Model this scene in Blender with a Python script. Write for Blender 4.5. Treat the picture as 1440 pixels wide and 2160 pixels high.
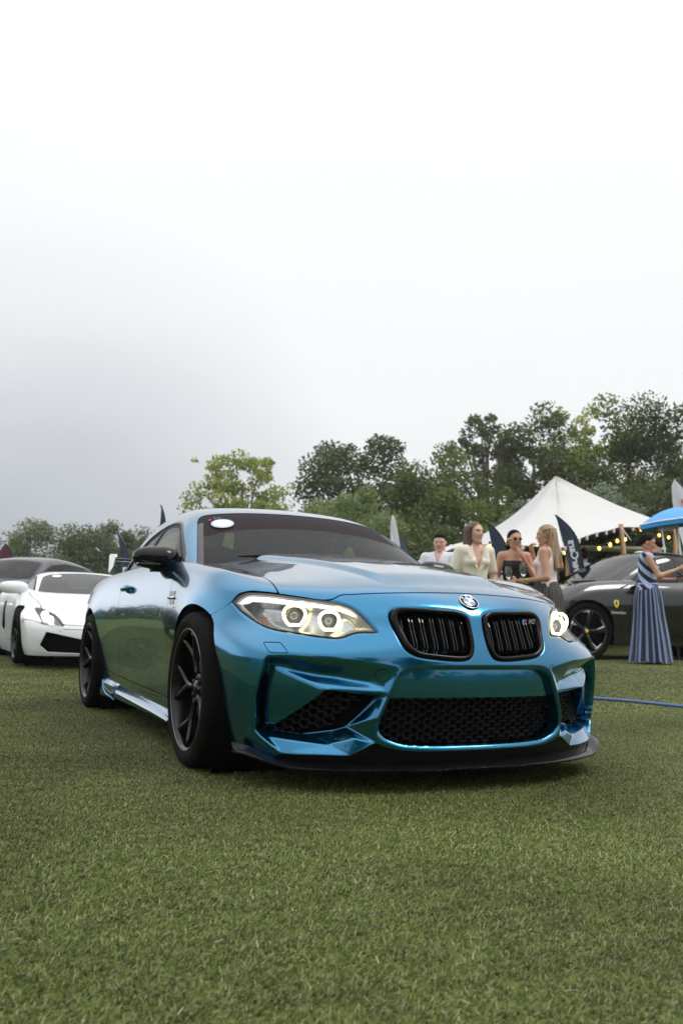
import bpy, math, random
import numpy as np
from mathutils import Vector, Matrix

for _o in list(bpy.data.objects):
    bpy.data.objects.remove(_o)
SC = bpy.context.scene
COL = SC.collection
R = math.radians

# ---------------------------------------------------------------- camera
cam_d = bpy.data.cameras.new('camera')
cam = bpy.data.objects.new('camera', cam_d)
COL.objects.link(cam)
SC.camera = cam
YAW, PIT, ROL = math.pi - R(24.43), R(7.31), R(1.26)
CAMP = np.array([3.726, -1.909, .611])
_fw = Vector((math.cos(YAW)*math.cos(PIT), math.sin(YAW)*math.cos(PIT), math.sin(PIT)))
_rt = _fw.cross(Vector((0, 0, 1))).normalized()
_up = _rt.cross(_fw)
_r2 = _rt*math.cos(ROL) + _up*math.sin(ROL)
_u2 = -_rt*math.sin(ROL) + _up*math.cos(ROL)
cam.matrix_world = Matrix(((_r2.x, _u2.x, -_fw.x, CAMP[0]), (_r2.y, _u2.y, -_fw.y, CAMP[1]), (_r2.z, _u2.z, -_fw.z, CAMP[2]), (0, 0, 0, 1)))
cam_d.sensor_fit = 'VERTICAL'
cam_d.sensor_height = 36
cam_d.lens = 36*1853/2160
cam_d.clip_start = .05
cam_d.clip_end = 2000
cam_d.dof.use_dof = True
cam_d.dof.focus_distance = 3.3
cam_d.dof.aperture_fstop = 5.0

# ---------------------------------------------------------------- sky
world = bpy.data.worlds.new('World')
SC.world = world
world.use_nodes = True
wn, wl = world.node_tree.nodes, world.node_tree.links
wn.clear()
def W(t, **k):
    n = wn.new(t)
    for a, b in k.items():
        setattr(n, a, b)
    return n
SUN_EL, SUN_AZ = R(58), R(60)          # azimuth measured from +x towards +y
sky = W('ShaderNodeTexSky', sky_type='NISHITA', sun_disc=False, sun_elevation=SUN_EL, sun_rotation=math.pi/2 - SUN_AZ)
tc = W('ShaderNodeTexCoord')
def wmath(op, a, b=None, clamp=False):
    n = W('ShaderNodeMath', operation=op, use_clamp=clamp)
    for i, v in enumerate((a, b)):
        if v is None: continue
        if isinstance(v, (int, float)): n.inputs[i].default_value = v
        else: wl.new(v, n.inputs[i])
    return n.outputs[0]
def wramp(v, stops):
    n = W('ShaderNodeValToRGB')
    n.color_ramp.interpolation = 'EASE'
    e = n.color_ramp.elements
    while len(e) < len(stops): e.new(.5)
    for q, (p, c) in zip(e, stops):
        q.position = p; q.color = (c[0], c[1], c[2], 1)
    wl.new(v, n.inputs[0])
    return n.outputs[0]
def wdot(vec):
    n = W('ShaderNodeVectorMath', operation='DOT_PRODUCT')
    wl.new(tc.outputs['Generated'], n.inputs[0]); n.inputs[1].default_value = vec
    return n.outputs['Value']
sep = W('ShaderNodeSeparateXYZ'); wl.new(tc.outputs['Generated'], sep.inputs[0])
el = sep.outputs['Z']
nz = W('ShaderNodeTexNoise'); nz.inputs['Scale'].default_value = 1.6; nz.inputs['Detail'].default_value = 4; nz.inputs['Roughness'].default_value = .45
mp = W('ShaderNodeMapping'); mp.inputs['Scale'].default_value = (1, 1, 2.6)
wl.new(tc.outputs['Generated'], mp.inputs[0]); wl.new(mp.outputs[0], nz.inputs['Vector'])
elw = wmath('ADD', el, wmath('MULTIPLY', wmath('SUBTRACT', nz.outputs['Fac'], .5), .16))
# dark rain bank low over the left, bright thin cloud on the right
bank = wramp(elw, [(0, (.225, .26, .315)), (.12, (.31, .345, .40)), (.22, (.45, .48, .525)), (.34, (.67, .69, .72)), (.47, (.84, .86, .885)), (.6, (.965, .975, .985)), (.85, (1.6, 1.62, 1.65))])
thin = wramp(elw, [(0, (.80, .81, .83)), (.15, (.86, .87, .885)), (.27, (.92, .925, .935)), (.42, (.96, .965, .97)), (.6, (.99, .995, 1.0)), (.85, (1.6, 1.62, 1.65))])
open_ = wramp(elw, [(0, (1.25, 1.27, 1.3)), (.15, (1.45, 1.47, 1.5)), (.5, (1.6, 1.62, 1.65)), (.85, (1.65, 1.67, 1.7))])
side = wdot((math.cos(YAW-R(16)), math.sin(YAW-R(16)), 0))       # bright towards the right of the view
lat = wdot((math.sin(YAW), -math.cos(YAW), 0))
# the bank only fills the sector a little left of the view; further round the sky is bright again
cen = wdot((math.cos(YAW+R(24)), math.sin(YAW+R(24)), 0))
far = wmath('MULTIPLY', wmath('SUBTRACT', .93, cen), 6., False)
far = wmath('MAXIMUM', far, -.5)
latn = wmath('ADD', wmath('MAXIMUM', wmath('MULTIPLY', lat, 2.4), far), wmath('ADD', wmath('MULTIPLY', wmath('SUBTRACT', nz.outputs['Fac'], .5), .5), .74), True)
mx = W('ShaderNodeMix', data_type='RGBA'); wl.new(latn, mx.inputs['Factor']); wl.new(bank, mx.inputs['A']); wl.new(thin, mx.inputs['B'])
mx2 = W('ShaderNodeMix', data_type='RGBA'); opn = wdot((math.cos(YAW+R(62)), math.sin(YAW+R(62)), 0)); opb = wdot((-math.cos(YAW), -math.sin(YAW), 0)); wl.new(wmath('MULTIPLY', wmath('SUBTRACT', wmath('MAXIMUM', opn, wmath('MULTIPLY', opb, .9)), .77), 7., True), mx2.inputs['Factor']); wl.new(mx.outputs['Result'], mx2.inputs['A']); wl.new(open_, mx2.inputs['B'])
bg1 = W('ShaderNodeBackground'); wl.new(sky.outputs[0], bg1.inputs['Color']); bg1.inputs['Strength'].default_value = .05
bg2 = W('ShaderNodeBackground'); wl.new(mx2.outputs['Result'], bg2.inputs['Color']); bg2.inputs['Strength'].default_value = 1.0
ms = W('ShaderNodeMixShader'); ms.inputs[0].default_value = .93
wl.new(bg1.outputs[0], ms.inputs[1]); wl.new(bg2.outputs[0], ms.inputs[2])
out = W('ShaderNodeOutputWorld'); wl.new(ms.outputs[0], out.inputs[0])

# ---------------------------------------------------------------- sun behind the cloud
sun_d = bpy.data.lights.new('sun', 'SUN')
sun_d.energy = 1.2; sun_d.angle = R(20); sun_d.color = (1, .97, .92)
sun = bpy.data.objects.new('sun', sun_d); COL.objects.link(sun)
_sd = Vector((math.cos(SUN_AZ)*math.cos(SUN_EL), math.sin(SUN_AZ)*math.cos(SUN_EL), math.sin(SUN_EL)))
sun.rotation_euler = _sd.to_track_quat('Z', 'Y').to_euler()

SC.view_settings.view_transform = 'Standard'
SC.view_settings.look = 'None'
SC.view_settings.exposure = .15
SC.view_settings.gamma = 1
SC.render.engine = 'CYCLES'
SC.cycles.max_bounces = 10
SC.cycles.transparent_max_bounces = 24
SC.cycles.use_denoising = True
SC.cycles.caustics_reflective = False
SC.cycles.caustics_refractive = False
SC.cycles.sample_clamp_indirect = 6
# ================================================================ helpers
rnd = random.Random(7)
nrs = np.random.RandomState(11)

def mat(name, col, rough=.5, metal=0., spec=.5, coat=0., coat_r=.03, emit=None, estr=0., alpha=1., trans=0., ior=1.45, var=0., vscale=20., bump=0., bscale=60., sheen=0., sss=0.):
    m = bpy.data.materials.new(name); m.use_nodes = True
    nt = m.node_tree; b = nt.nodes['Principled BSDF']
    I = b.inputs
    I['Base Color'].default_value = (*col, 1); I['Roughness'].default_value = rough; I['Metallic'].default_value = metal
    I['Specular IOR Level'].default_value = spec; I['Coat Weight'].default_value = coat; I['Coat Roughness'].default_value = coat_r
    I['Transmission Weight'].default_value = trans; I['IOR'].default_value = ior; I['Alpha'].default_value = alpha
    if sheen: I['Sheen Weight'].default_value = sheen
    if sss: I['Subsurface Weight'].default_value = sss; I['Subsurface Radius'].default_value = (.02, .008, .005); I['Subsurface Scale'].default_value = .3
    if emit: I['Emission Color'].default_value = (*emit, 1); I['Emission Strength'].default_value = estr
    if var or bump:
        tcn = nt.nodes.new('ShaderNodeTexCoord')
    if var:
        n = nt.nodes.new('ShaderNodeTexNoise'); n.inputs['Scale'].default_value = vscale; n.inputs['Detail'].default_value = 5
        nt.links.new(tcn.outputs['Object'], n.inputs['Vector'])
        r = nt.nodes.new('ShaderNodeMapRange'); r.inputs['From Min'].default_value = .3; r.inputs['From Max'].default_value = .7
        r.inputs['To Min'].default_value = 1-var; r.inputs['To Max'].default_value = 1+var
        nt.links.new(n.outputs['Fac'], r.inputs['Value'])
        mm = nt.nodes.new('ShaderNodeVectorMath'); mm.operation = 'SCALE'; mm.inputs[0].default_value = col
        nt.links.new(r.outputs[0], mm.inputs['Scale']); nt.links.new(mm.outputs[0], I['Base Color'])
        r2 = nt.nodes.new('ShaderNodeMapRange'); r2.inputs['From Min'].default_value = .3; r2.inputs['From Max'].default_value = .7
        r2.inputs['To Min'].default_value = max(0, rough*.85); r2.inputs['To Max'].default_value = min(1, rough*1.15)
        nt.links.new(n.outputs['Fac'], r2.inputs['Value']); nt.links.new(r2.outputs[0], I['Roughness'])
    if bump:
        n2 = nt.nodes.new('ShaderNodeTexNoise'); n2.inputs['Scale'].default_value = bscale; n2.inputs['Detail'].default_value = 3
        nt.links.new(tcn.outputs['Object'], n2.inputs['Vector'])
        bp = nt.nodes.new('ShaderNodeBump'); bp.inputs['Strength'].default_value = bump; bp.inputs['Distance'].default_value = .01
        nt.links.new(n2.outputs['Fac'], bp.inputs['Height']); nt.links.new(bp.outputs[0], I['Normal'])
    return m

def glassmat(name, tint=(.6, .68, .66), dens=.5, refl=.06, ior=1.5):
    """thin sheet glass: tinted see-through plus a fresnel reflection"""
    m = bpy.data.materials.new(name); m.use_nodes = True
    nt = m.node_tree; nt.nodes.clear()
    o = nt.nodes.new('ShaderNodeOutputMaterial')
    t = nt.nodes.new('ShaderNodeBsdfTransparent'); t.inputs[0].default_value = (*[c*dens for c in tint], 1)
    g = nt.nodes.new('ShaderNodeBsdfGlossy'); g.inputs['Roughness'].default_value = .01
    lw = nt.nodes.new('ShaderNodeFresnel'); lw.inputs['IOR'].default_value = ior
    mr = nt.nodes.new('ShaderNodeMath'); mr.operation = 'ADD'; mr.inputs[1].default_value = refl; mr.use_clamp = True
    nt.links.new(lw.outputs[0], mr.inputs[0])
    x = nt.nodes.new('ShaderNodeMixShader')
    nt.links.new(mr.outputs[0], x.inputs[0]); nt.links.new(t.outputs[0], x.inputs[1]); nt.links.new(g.outputs[0], x.inputs[2])
    nt.links.new(x.outputs[0], o.inputs[0])
    return m

def mk(name, v, faces, m=None, parent=None, smooth=True, mi=None, mats=None):
    """v: (n,3) array; faces: list of index tuples or an (m,3|4) array"""
    me = bpy.data.meshes.new(name)
    v = np.asarray(v, np.float32)
    if isinstance(faces, np.ndarray):
        lens = np.full(len(faces), faces.shape[1], np.int32); flat = faces.ravel().astype(np.int32)
    else:
        lens = np.array([len(f) for f in faces], np.int32); flat = np.array([i for f in faces for i in f], np.int32)
    me.vertices.add(len(v)); me.vertices.foreach_set('co', v.ravel())
    me.loops.add(len(flat)); me.loops.foreach_set('vertex_index', flat)
    me.polygons.add(len(lens))
    st = np.concatenate([[0], np.cumsum(lens)[:-1]]).astype(np.int32)
    me.polygons.foreach_set('loop_start', st); me.polygons.foreach_set('loop_total', lens)
    me.polygons.foreach_set('use_smooth', np.full(len(lens), smooth))
    for q in (mats or ([m] if m else [])): me.materials.append(q)
    if mi is not None: me.polygons.foreach_set('material_index', np.asarray(mi, np.int32))
    me.update(calc_edges=True); me.validate()
    o = bpy.data.objects.new(name, me); COL.objects.link(o)
    if parent: o.parent = parent
    return o

def tag(o, label=None, cat=None, group=None, kind=None):
    if label: o['label'] = label
    if cat: o['category'] = cat
    if group: o['group'] = group
    if kind: o['kind'] = kind
    return o

def thing(name, label, cat, loc=(0, 0, 0), rz=0., group=None):
    o = bpy.data.objects.new(name, None); COL.objects.link(o)
    o.empty_display_size = .2
    o.location = loc; o.rotation_euler = (0, 0, rz)
    return tag(o, label, cat, group)

def copy_tree(o, parent=None):
    c = o.copy(); COL.objects.link(c)
    if parent: c.parent = parent
    for ch in list(o.children): copy_tree(ch, c)
    return c

class G:
    """collects simple shapes into one mesh"""
    def __init__(s): s.v = []; s.f = []; s.n = 0
    def add(s, v, f):
        v = np.asarray(v, float); s.v.append(v); s.f += [tuple(i+s.n for i in q) for q in f]; s.n += len(v); return s
    def box(s, c, d, rot=None, taper=1.):
        x, y, z = [q/2 for q in d]
        v = np.array([(-x, -y, -z), (x, -y, -z), (x, y, -z), (-x, y, -z), (-x*taper, -y*taper, z), (x*taper, -y*taper, z), (x*taper, y*taper, z), (-x*taper, y*taper, z)])
        if rot is not None: v = v @ np.array(rot).T
        return s.add(v+np.array(c), [(0, 3, 2, 1), (4, 5, 6, 7), (0, 1, 5, 4), (1, 2, 6, 5), (2, 3, 7, 6), (3, 0, 4, 7)])
    def bbox(s, c, d, b=.01, rot=None):
        """box with chamfered edges"""
        x, y, z = [q/2 for q in d]; b = min(b, x*.9, y*.9, z*.9)
        rings = []
        for zz, k in ((-z, b), (-z+b, 0), (z-b, 0), (z, b)):
            X, Y = x-k, y-k
            c2 = b if k == 0 else b*.4
            rings.append([(-X, -Y+c2, zz), (-X+c2, -Y, zz), (X-c2, -Y, zz), (X, -Y+c2, zz), (X, Y-c2, zz), (X-c2, Y, zz), (-X+c2, Y, zz), (-X, Y-c2, zz)])
        v = np.array(sum(rings, []))
        if rot is not None: v = v @ np.array(rot).T
        f = [tuple(range(7, -1, -1)), tuple(range(24, 32))]
        for r in range(3):
            for i in range(8):
                j = (i+1) % 8; f.append((r*8+i, r*8+j, r*8+8+j, r*8+8+i))
        return s.add(v+np.array(c), f)
    def tube(s, path, rad, n=8, closed=False, cap=True, flat=1., upv=None):
        P = np.asarray(path, float); m = len(P)
        rad = np.full(m, rad) if np.isscalar(rad) else np.asarray(rad, float)
        T = np.roll(P, -1, 0)-np.roll(P, 1, 0) if closed else np.gradient(P, axis=0)
        T /= np.linalg.norm(T, axis=1)[:, None]+1e-12
        u = np.array(upv if upv is not None else ([0, 0, 1] if abs(T[0, 2]) < .9 else [1, 0, 0]), float)
        V = []
        for i in range(m):
            u = u-T[i]*(u@T[i]) if upv is None else np.array(upv)-T[i]*(np.array(upv)@T[i])
            u /= np.linalg.norm(u)+1e-12; w = np.cross(T[i], u)
            a = np.arange(n)/n*2*np.pi
            V.append(P[i]+rad[i]*(np.cos(a)[:, None]*u*flat+np.sin(a)[:, None]*w))
        f = []
        for i in range(m if closed else m-1):
            k = (i+1) % m
            for j in range(n):
                l = (j+1) % n; f.append((i*n+j, i*n+l, k*n+l, k*n+j))
        if cap and not closed: f += [tuple(range(n-1, -1, -1)), tuple((m-1)*n+j for j in range(n))]
        return s.add(np.concatenate(V), f)
    def lathe(s, prof, n=48, axis='y', c=(0, 0, 0), closed=False):
        """prof: (radius, height) pairs around an axis"""
        pr_ = np.array(prof, float); a = np.arange(n)/n*2*np.pi
        r, h = pr_[:, 0][:, None], pr_[:, 1][:, None]+0*a
        X, Y = r*np.cos(a), r*np.sin(a)
        V = {'y': (X, h, Y), 'z': (X, Y, h), 'x': (h, X, Y)}[axis]
        V = np.stack([q.ravel() for q in V], -1)+np.array(c)
        m = len(pr_); f = []
        for i in range(m if closed else m-1):
            k = (i+1) % m
            for j in range(n):
                l = (j+1) % n; f.append((i*n+j, i*n+l, k*n+l, k*n+j))
        return s.add(V, f)
    def prism(s, poly, d0, d1, axis='z', bev=0.):
        """polygon in the plane across the axis pulled from d0 to d1"""
        p = np.array(poly, float); n = len(p)
        rows = [(d0, p), (d1, p)]
        V = []
        for d, q in rows:
            for a, b in q: V.append({'z': (a, b, d), 'y': (a, d, b), 'x': (d, a, b)}[axis])
        f = [tuple(range(n-1, -1, -1)), tuple(range(n, 2*n))]+[(i, (i+1) % n, n+(i+1) % n, n+i) for i in range(n)]
        return s.add(V, f)
    def ball(s, c, r, nu=12, nv=8, rot=None):
        r = np.array([r]*3 if np.isscalar(r) else r, float)
        V = [(0, 0, -1)]+[(math.cos(a)*math.sin(b), math.sin(a)*math.sin(b), -math.cos(b)) for b in [math.pi*i/nv for i in range(1, nv)] for a in [2*math.pi*j/nu for j in range(nu)]]+[(0, 0, 1)]
        V = np.array(V)*r
        if rot is not None: V = V @ np.array(rot).T
        f = [(0, 1+(j+1) % nu, 1+j) for j in range(nu)]
        for i in range(nv-2):
            for j in range(nu): f.append((1+i*nu+j, 1+i*nu+(j+1) % nu, 1+(i+1)*nu+(j+1) % nu, 1+(i+1)*nu+j))
        e = len(V)-1; f += [(e, e-nu+j, e-nu+(j+1) % nu) for j in range(nu)]
        return s.add(V+np.array(c), f)
    def move(s, M):
        M = np.array(M); s.v = [q @ M[:3, :3].T+M[:3, 3] for q in s.v]; return s
    def obj(s, name, m, parent=None, smooth=True, split=None):
        o = mk(name, np.concatenate(s.v), s.f, m, parent, smooth)
        if split: sharp(o, split)
        return o

def sharp(o, deg=35):
    """smooth shading that keeps edges above an angle crisp"""
    me = o.data
    me.polygons.foreach_set('use_smooth', [True]*len(me.polygons))
    import bmesh
    b = bmesh.new(); b.from_mesh(me)
    bmesh.ops.recalc_face_normals(b, faces=b.faces)
    for e in b.edges:
        if len(e.link_faces) != 2 or e.calc_face_angle(0) > R(deg): e.smooth = False
    b.to_mesh(me); b.free()
    return o

def rotm(axis, a):
    return np.array(Matrix.Rotation(a, 3, axis))

def textmesh(name, s, size, m, parent, M, ext=.001, align='CENTER', bold=0., shear=0., space=1.):
    c = bpy.data.curves.new('t', 'FONT'); c.body = s; c.size = size; c.extrude = ext; c.align_x = align; c.align_y = 'CENTER'
    c.offset = bold; c.shear = shear; c.space_character = space; c.resolution_u = 3
    o = bpy.data.objects.new('t', c); COL.objects.link(o)
    dg = bpy.context.evaluated_depsgraph_get()
    me = bpy.data.meshes.new_from_object(o.evaluated_get(dg))
    bpy.data.objects.remove(o)
    me.name = name; me.materials.clear(); me.materials.append(m)
    r = bpy.data.objects.new(name, me); COL.objects.link(r)
    r.parent = parent; r.matrix_local = Matrix(M)
    return r

def frame(o, nrm, up=(0, 0, 1), off=0.):
    """4x4 whose z axis is nrm and y axis is close to up"""
    n = Vector(nrm).normalized(); u = Vector(up); u = (u-n*u.dot(n)).normalized(); r = u.cross(n)
    p = Vector(o)+n*off
    return ((r.x, u.x, n.x, p.x), (r.y, u.y, n.y, p.y), (r.z, u.z, n.z, p.z), (0, 0, 0, 1))

# ------------------------------------------------ 2-D polygons
def catmull(pts, n=6, closed=True, corners=()):
    P = np.array(pts, float); N = len(P); o = []
    for i in range(N if closed else N-1):
        p1, p2 = P[i], P[(i+1) % N]
        p0 = P[i-1] if (closed or i > 0) else 2*p1-p2
        p3 = P[(i+2) % N] if (closed or i < N-2) else 2*p2-p1
        if i in corners: p0 = 2*p1-p2
        if (i+1) % N in corners: p3 = 2*p2-p1
        for t in np.arange(n)/n:
            o.append(.5*((2*p1)+(-p0+p2)*t+(2*p0-5*p1+4*p2-p3)*t*t+(-p0+3*p1-3*p2+p3)*t**3))
    if not closed: o.append(P[-1])
    return np.array(o)
def psdf(poly, x, y):
    """signed distance, positive inside"""
    P = np.asarray(poly, float); sh = np.shape(x); x = np.ravel(x); y = np.ravel(y)
    lo, hi = P.min(0)-.12, P.max(0)+.12
    near = (x > lo[0]) & (x < hi[0]) & (y > lo[1]) & (y < hi[1])
    res = np.full(x.shape, -.12); X = x[near]; Y = y[near]
    d = np.full(X.shape, 1e9); ins = np.zeros(X.shape, bool)
    for i in range(len(P)):
        a = P[i]; b = P[(i+1) % len(P)]; e = b-a; L = e@e+1e-15
        t = np.clip(((X-a[0])*e[0]+(Y-a[1])*e[1])/L, 0, 1)
        d = np.minimum(d, (X-a[0]-t*e[0])**2+(Y-a[1]-t*e[1])**2)
        c = (a[1] > Y) != (b[1] > Y)
        ins ^= c & (X < (b[0]-a[0])*(Y-a[1])/(b[1]-a[1]+1e-15)+a[0])
    res[near] = np.sqrt(d)*np.where(ins, 1, -1)
    return res.reshape(sh)
def facets(tris, V, x, y):
    """height interpolated over hand-laid triangles, zero outside"""
    sh = np.shape(x); x = np.ravel(x); y = np.ravel(y); o = np.zeros(x.shape)
    for t in tris:
        a, b, c = [np.array(V[k], float) for k in t]
        det = (b[1]-c[1])*(a[0]-c[0])+(c[0]-b[0])*(a[1]-c[1])
        u = ((b[1]-c[1])*(x-c[0])+(c[0]-b[0])*(y-c[1]))/det
        v = ((c[1]-a[1])*(x-c[0])+(a[0]-c[0])*(y-c[1]))/det
        w = 1-u-v; m = (u >= -1e-4) & (v >= -1e-4) & (w >= -1e-4)
        o[m] = (u*a[2]+v*b[2]+w*c[2])[m]
    return o.reshape(sh)

# ------------------------------------------------ grids cut by fields
def clipgrid(P, s):
    """P (nu,nv,3), s (nu,nv): keep where s>0, with clean cut edges -> verts, faces"""
    nu, nv = s.shape; idx = np.arange(nu*nv).reshape(nu, nv)
    Pf = P.reshape(-1, 3); sf = s.ravel()
    q = np.stack([idx[:-1, :-1], idx[1:, :-1], idx[1:, 1:], idx[:-1, 1:]], -1).reshape(-1, 4)
    k = (sf[q] > 0).sum(1)
    full = q[k == 4]; faces = [tuple(r) for r in full.tolist()]
    ex = []; cache = {}
    for r in q[(k > 0) & (k < 4)].tolist():
        o = []
        for i in range(4):
            a, b = r[i], r[(i+1) % 4]; sa, sb = sf[a], sf[b]
            if sa > 0: o.append(a)
            if (sa > 0) != (sb > 0):
                key = (a, b) if a < b else (b, a)
                if key not in cache:
                    t = sa/(sa-sb); cache[key] = nu*nv+len(ex); ex.append(Pf[a]+(Pf[b]-Pf[a])*t)
                o.append(cache[key])
        if len(o) > 2: faces.append(tuple(o))
    V = np.concatenate([Pf, np.array(ex).reshape(-1, 3)])
    used = np.unique(np.array([i for f in faces for i in f], int)) if faces else np.zeros(0, int)
    mp_ = np.full(len(V), -1); mp_[used] = np.arange(len(used))
    mpl = mp_.tolist()
    return V[used], [tuple(mpl[i] for i in f) for f in faces]
def boundary(faces):
    c = {}
    for f in faces:
        n = len(f)
        for i in range(n):
            a, b = f[i], f[(i+1) % n]
            k = (a, b) if a < b else (b, a)
            if k in c: c[k] = None
            else: c[k] = (a, b)
    return [e for e in c.values() if e]
def flange(V, F, dirf):
    """walls going inwards from every open edge; dirf(points)->offset vectors (zero: no wall)"""
    be = boundary(F)
    if not be: return V, F
    ids = sorted({i for e in be for i in e}); m = {i: k for k, i in enumerate(ids)}
    P = V[ids]; D = dirf(P)
    n = len(V); V2 = np.concatenate([V, P, P+D])
    ok = np.linalg.norm(D, axis=1) > 1e-6
    k = len(ids)
    F = F+[(n+m[b], n+m[a], n+k+m[a], n+k+m[b]) for a, b in be if ok[m[a]] or ok[m[b]]]
    return V2, F
def mirror(V, F):
    V2 = V.copy(); V2[:, 1] *= -1
    return V2, [tuple(reversed(f)) for f in F]
def join(*vf):
    VV = []; FF = []; n = 0
    for V, F in vf:
        VV.append(V); FF += [tuple(i+n for i in f) for f in F]; n += len(V)
    return np.concatenate(VV), FF
def solve(F, o, d, t1, t0=0., it=17):
    """first crossing outwards along rays from inside points"""
    a = np.full(o.shape[:-1], t0); b = a*0+t1
    for _ in range(it):
        m = (a+b)/2; X = o+m[..., None]*d
        i = F(X[..., 0], X[..., 1], X[..., 2]) < 0
        a = np.where(i, m, a); b = np.where(i, b, m)
    return o+((a+b)/2)[..., None]*d
def gradn(F, X, h=2e-3):
    g = np.stack([F(X[..., 0]+h*(i == 0), X[..., 1]+h*(i == 1), X[..., 2]+h*(i == 2))-F(X[..., 0]-h*(i == 0), X[..., 1]-h*(i == 1), X[..., 2]-h*(i == 2)) for i in range(3)], -1)
    return g/(np.linalg.norm(g, axis=-1)[..., None]+1e-12)
def nets(f, lo, hi, h):
    """surface of f<0 as one quad mesh (naive surface nets)"""
    ax = [np.arange(lo[i], hi[i]+h, h) for i in range(3)]
    X, Y, Z = np.meshgrid(*ax, indexing='ij')
    v = f(X, Y, Z); ins = v < 0
    n = v.shape
    corners = [(i, j, k) for i in (0, 1) for j in (0, 1) for k in (0, 1)]
    def sl(c): return tuple(slice(c[a], n[a]-1+c[a]) for a in range(3))
    cnt = sum(ins[sl(c)].astype(int) for c in corners)
    cell = (cnt > 0) & (cnt < 8)
    acc = np.zeros(cell.shape+(3,)); w = np.zeros(cell.shape)
    for c0 in corners:
        for a in range(3):
            if c0[a]: continue
            c1 = list(c0); c1[a] = 1; c1 = tuple(c1)
            v0, v1 = v[sl(c0)], v[sl(c1)]
            cr = (v0 < 0) != (v1 < 0)
            t = np.where(cr, v0/np.where(cr, v0-v1, 1), 0)
            for b in range(3): acc[..., b] += np.where(cr, (c0[b]+(t if b == a else 0)), 0)
            w += cr
    ii = np.argwhere(cell); idx = np.full(cell.shape, -1); idx[cell] = np.arange(len(ii))
    P = (ii+acc[cell]/w[cell][:, None])*h+np.array([a[0] for a in ax])
    F = []
    for a in range(3):
        b, c = (a+1) % 3, (a+2) % 3
        s0 = [slice(1, -1)]*3; s1 = [slice(1, -1)]*3; s0[a] = slice(0, n[a]-1); s1[a] = slice(1, n[a])
        i0, i1 = ins[tuple(s0)], ins[tuple(s1)]
        for flip, msk in ((0, i0 & ~i1), (1, ~i0 & i1)):
            e = np.argwhere(msk)
            if not len(e): continue
            e[:, b] += 1; e[:, c] += 1
            def at(db, dc):
                q = e.copy(); q[:, b] -= db; q[:, c] -= dc; return idx[q[:, 0], q[:, 1], q[:, 2]]
            q = np.stack([at(0, 0), at(1, 0), at(1, 1), at(0, 1)], -1)
            F.append(q[:, ::-1] if flip else q)
    F = np.concatenate(F); F = F[(F >= 0).all(1)]
    return P, F
# signed-distance bits for organic shapes
def cap_(X, Y, Z, a, b, ra, rb=None):
    rb = ra if rb is None else rb
    a = np.array(a, float); b = np.array(b, float); e = b-a; L = e@e+1e-9
    t = np.clip(((X-a[0])*e[0]+(Y-a[1])*e[1]+(Z-a[2])*e[2])/L, 0, 1)
    return np.sqrt((X-a[0]-t*e[0])**2+(Y-a[1]-t*e[1])**2+(Z-a[2]-t*e[2])**2)-(ra+(rb-ra)*t)
def ell_(X, Y, Z, c, r):
    k = np.sqrt(((X-c[0])/r[0])**2+((Y-c[1])/r[1])**2+((Z-c[2])/r[2])**2)
    return (k-1)*min(r)
def smin(a, b, k):
    h = np.clip(.5+.5*(b-a)/k, 0, 1); return b+(a-b)*h-k*h*(1-h)
# ================================================================ body shape of the blue coupe
def hermite(xs,ys):
    xs=np.array(xs,float);ys=np.array(ys,float);h=np.diff(xs);d=np.diff(ys)/h
    m=np.empty_like(ys);m[1:-1]=(d[:-1]*h[1:]+d[1:]*h[:-1])/(h[1:]+h[:-1]);m[0]=d[0];m[-1]=d[-1]
    def f(x):
        x=np.asarray(x,float);xc=np.clip(x,xs[0],xs[-1]);i=np.clip(np.searchsorted(xs,xc,side='right')-1,0,len(h)-1)
        t=(xc-xs[i])/h[i];hh=h[i]
        r=(2*t**3-3*t**2+1)*ys[i]+(t**3-2*t**2+t)*hh*m[i]+(-2*t**3+3*t**2)*ys[i+1]+(t**3-t**2)*hh*m[i+1]
        return r+np.where(x<xs[0],(x-xs[0])*m[0],0)+np.where(x>xs[-1],(x-xs[-1])*m[-1],0)
    return f
def ss(e0,e1,x): t=np.clip((x-e0)/(e1-e0),0,1); return t*t*(3-2*t)
def smax(a,b,k): return .5*(a+b+np.sqrt((a-b)**2+k*k))
def gs(x,c,w): return np.exp(-((x-c)/w)**2)
P_=hermite([.05,.15,.25,.35,.45,.52,.60,.66,.70,.74,.80],[.815,.84,.858,.870,.870,.860,.832,.812,.785,.745,.64])
H_=hermite([-3.9,-3.2,-2.6,-.8,-.6,-.4,-.1,.2,.5,.66,.72,.78,.9],[.93,.97,.99,.985,.968,.945,.91,.868,.812,.77,.748,.72,.64])
D_=hermite([0,.2,.35,.45,.55,.66,.74,.80,.86,.93,1.],[0,.004,.014,.032,.048,.062,.056,.050,.085,.20,.40])
Yz_=hermite([.05,.15,.3,.5,.62,.70,.78,.86,.93,1.0],[.80,.835,.862,.882,.889,.888,.874,.845,.80,.72])
def Yf(x,z):
    b=Yz_(z)
    for xw in(0,-2.693):
        b=b+gs(x,xw,.42)*(.052 if xw==0 else .05)*ss(.05,.3,z)*(1-ss(.62,.95,z)*.8)
    b=b-ss(-.2,1.0,x-.1)*.02-ss(3.0,3.7,-x)*.06
    # door scallop: concave swage rising to the rear
    b=b-.012*gs(z,.42,.12)*gs(x,-1.3,.7)
    return b
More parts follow.
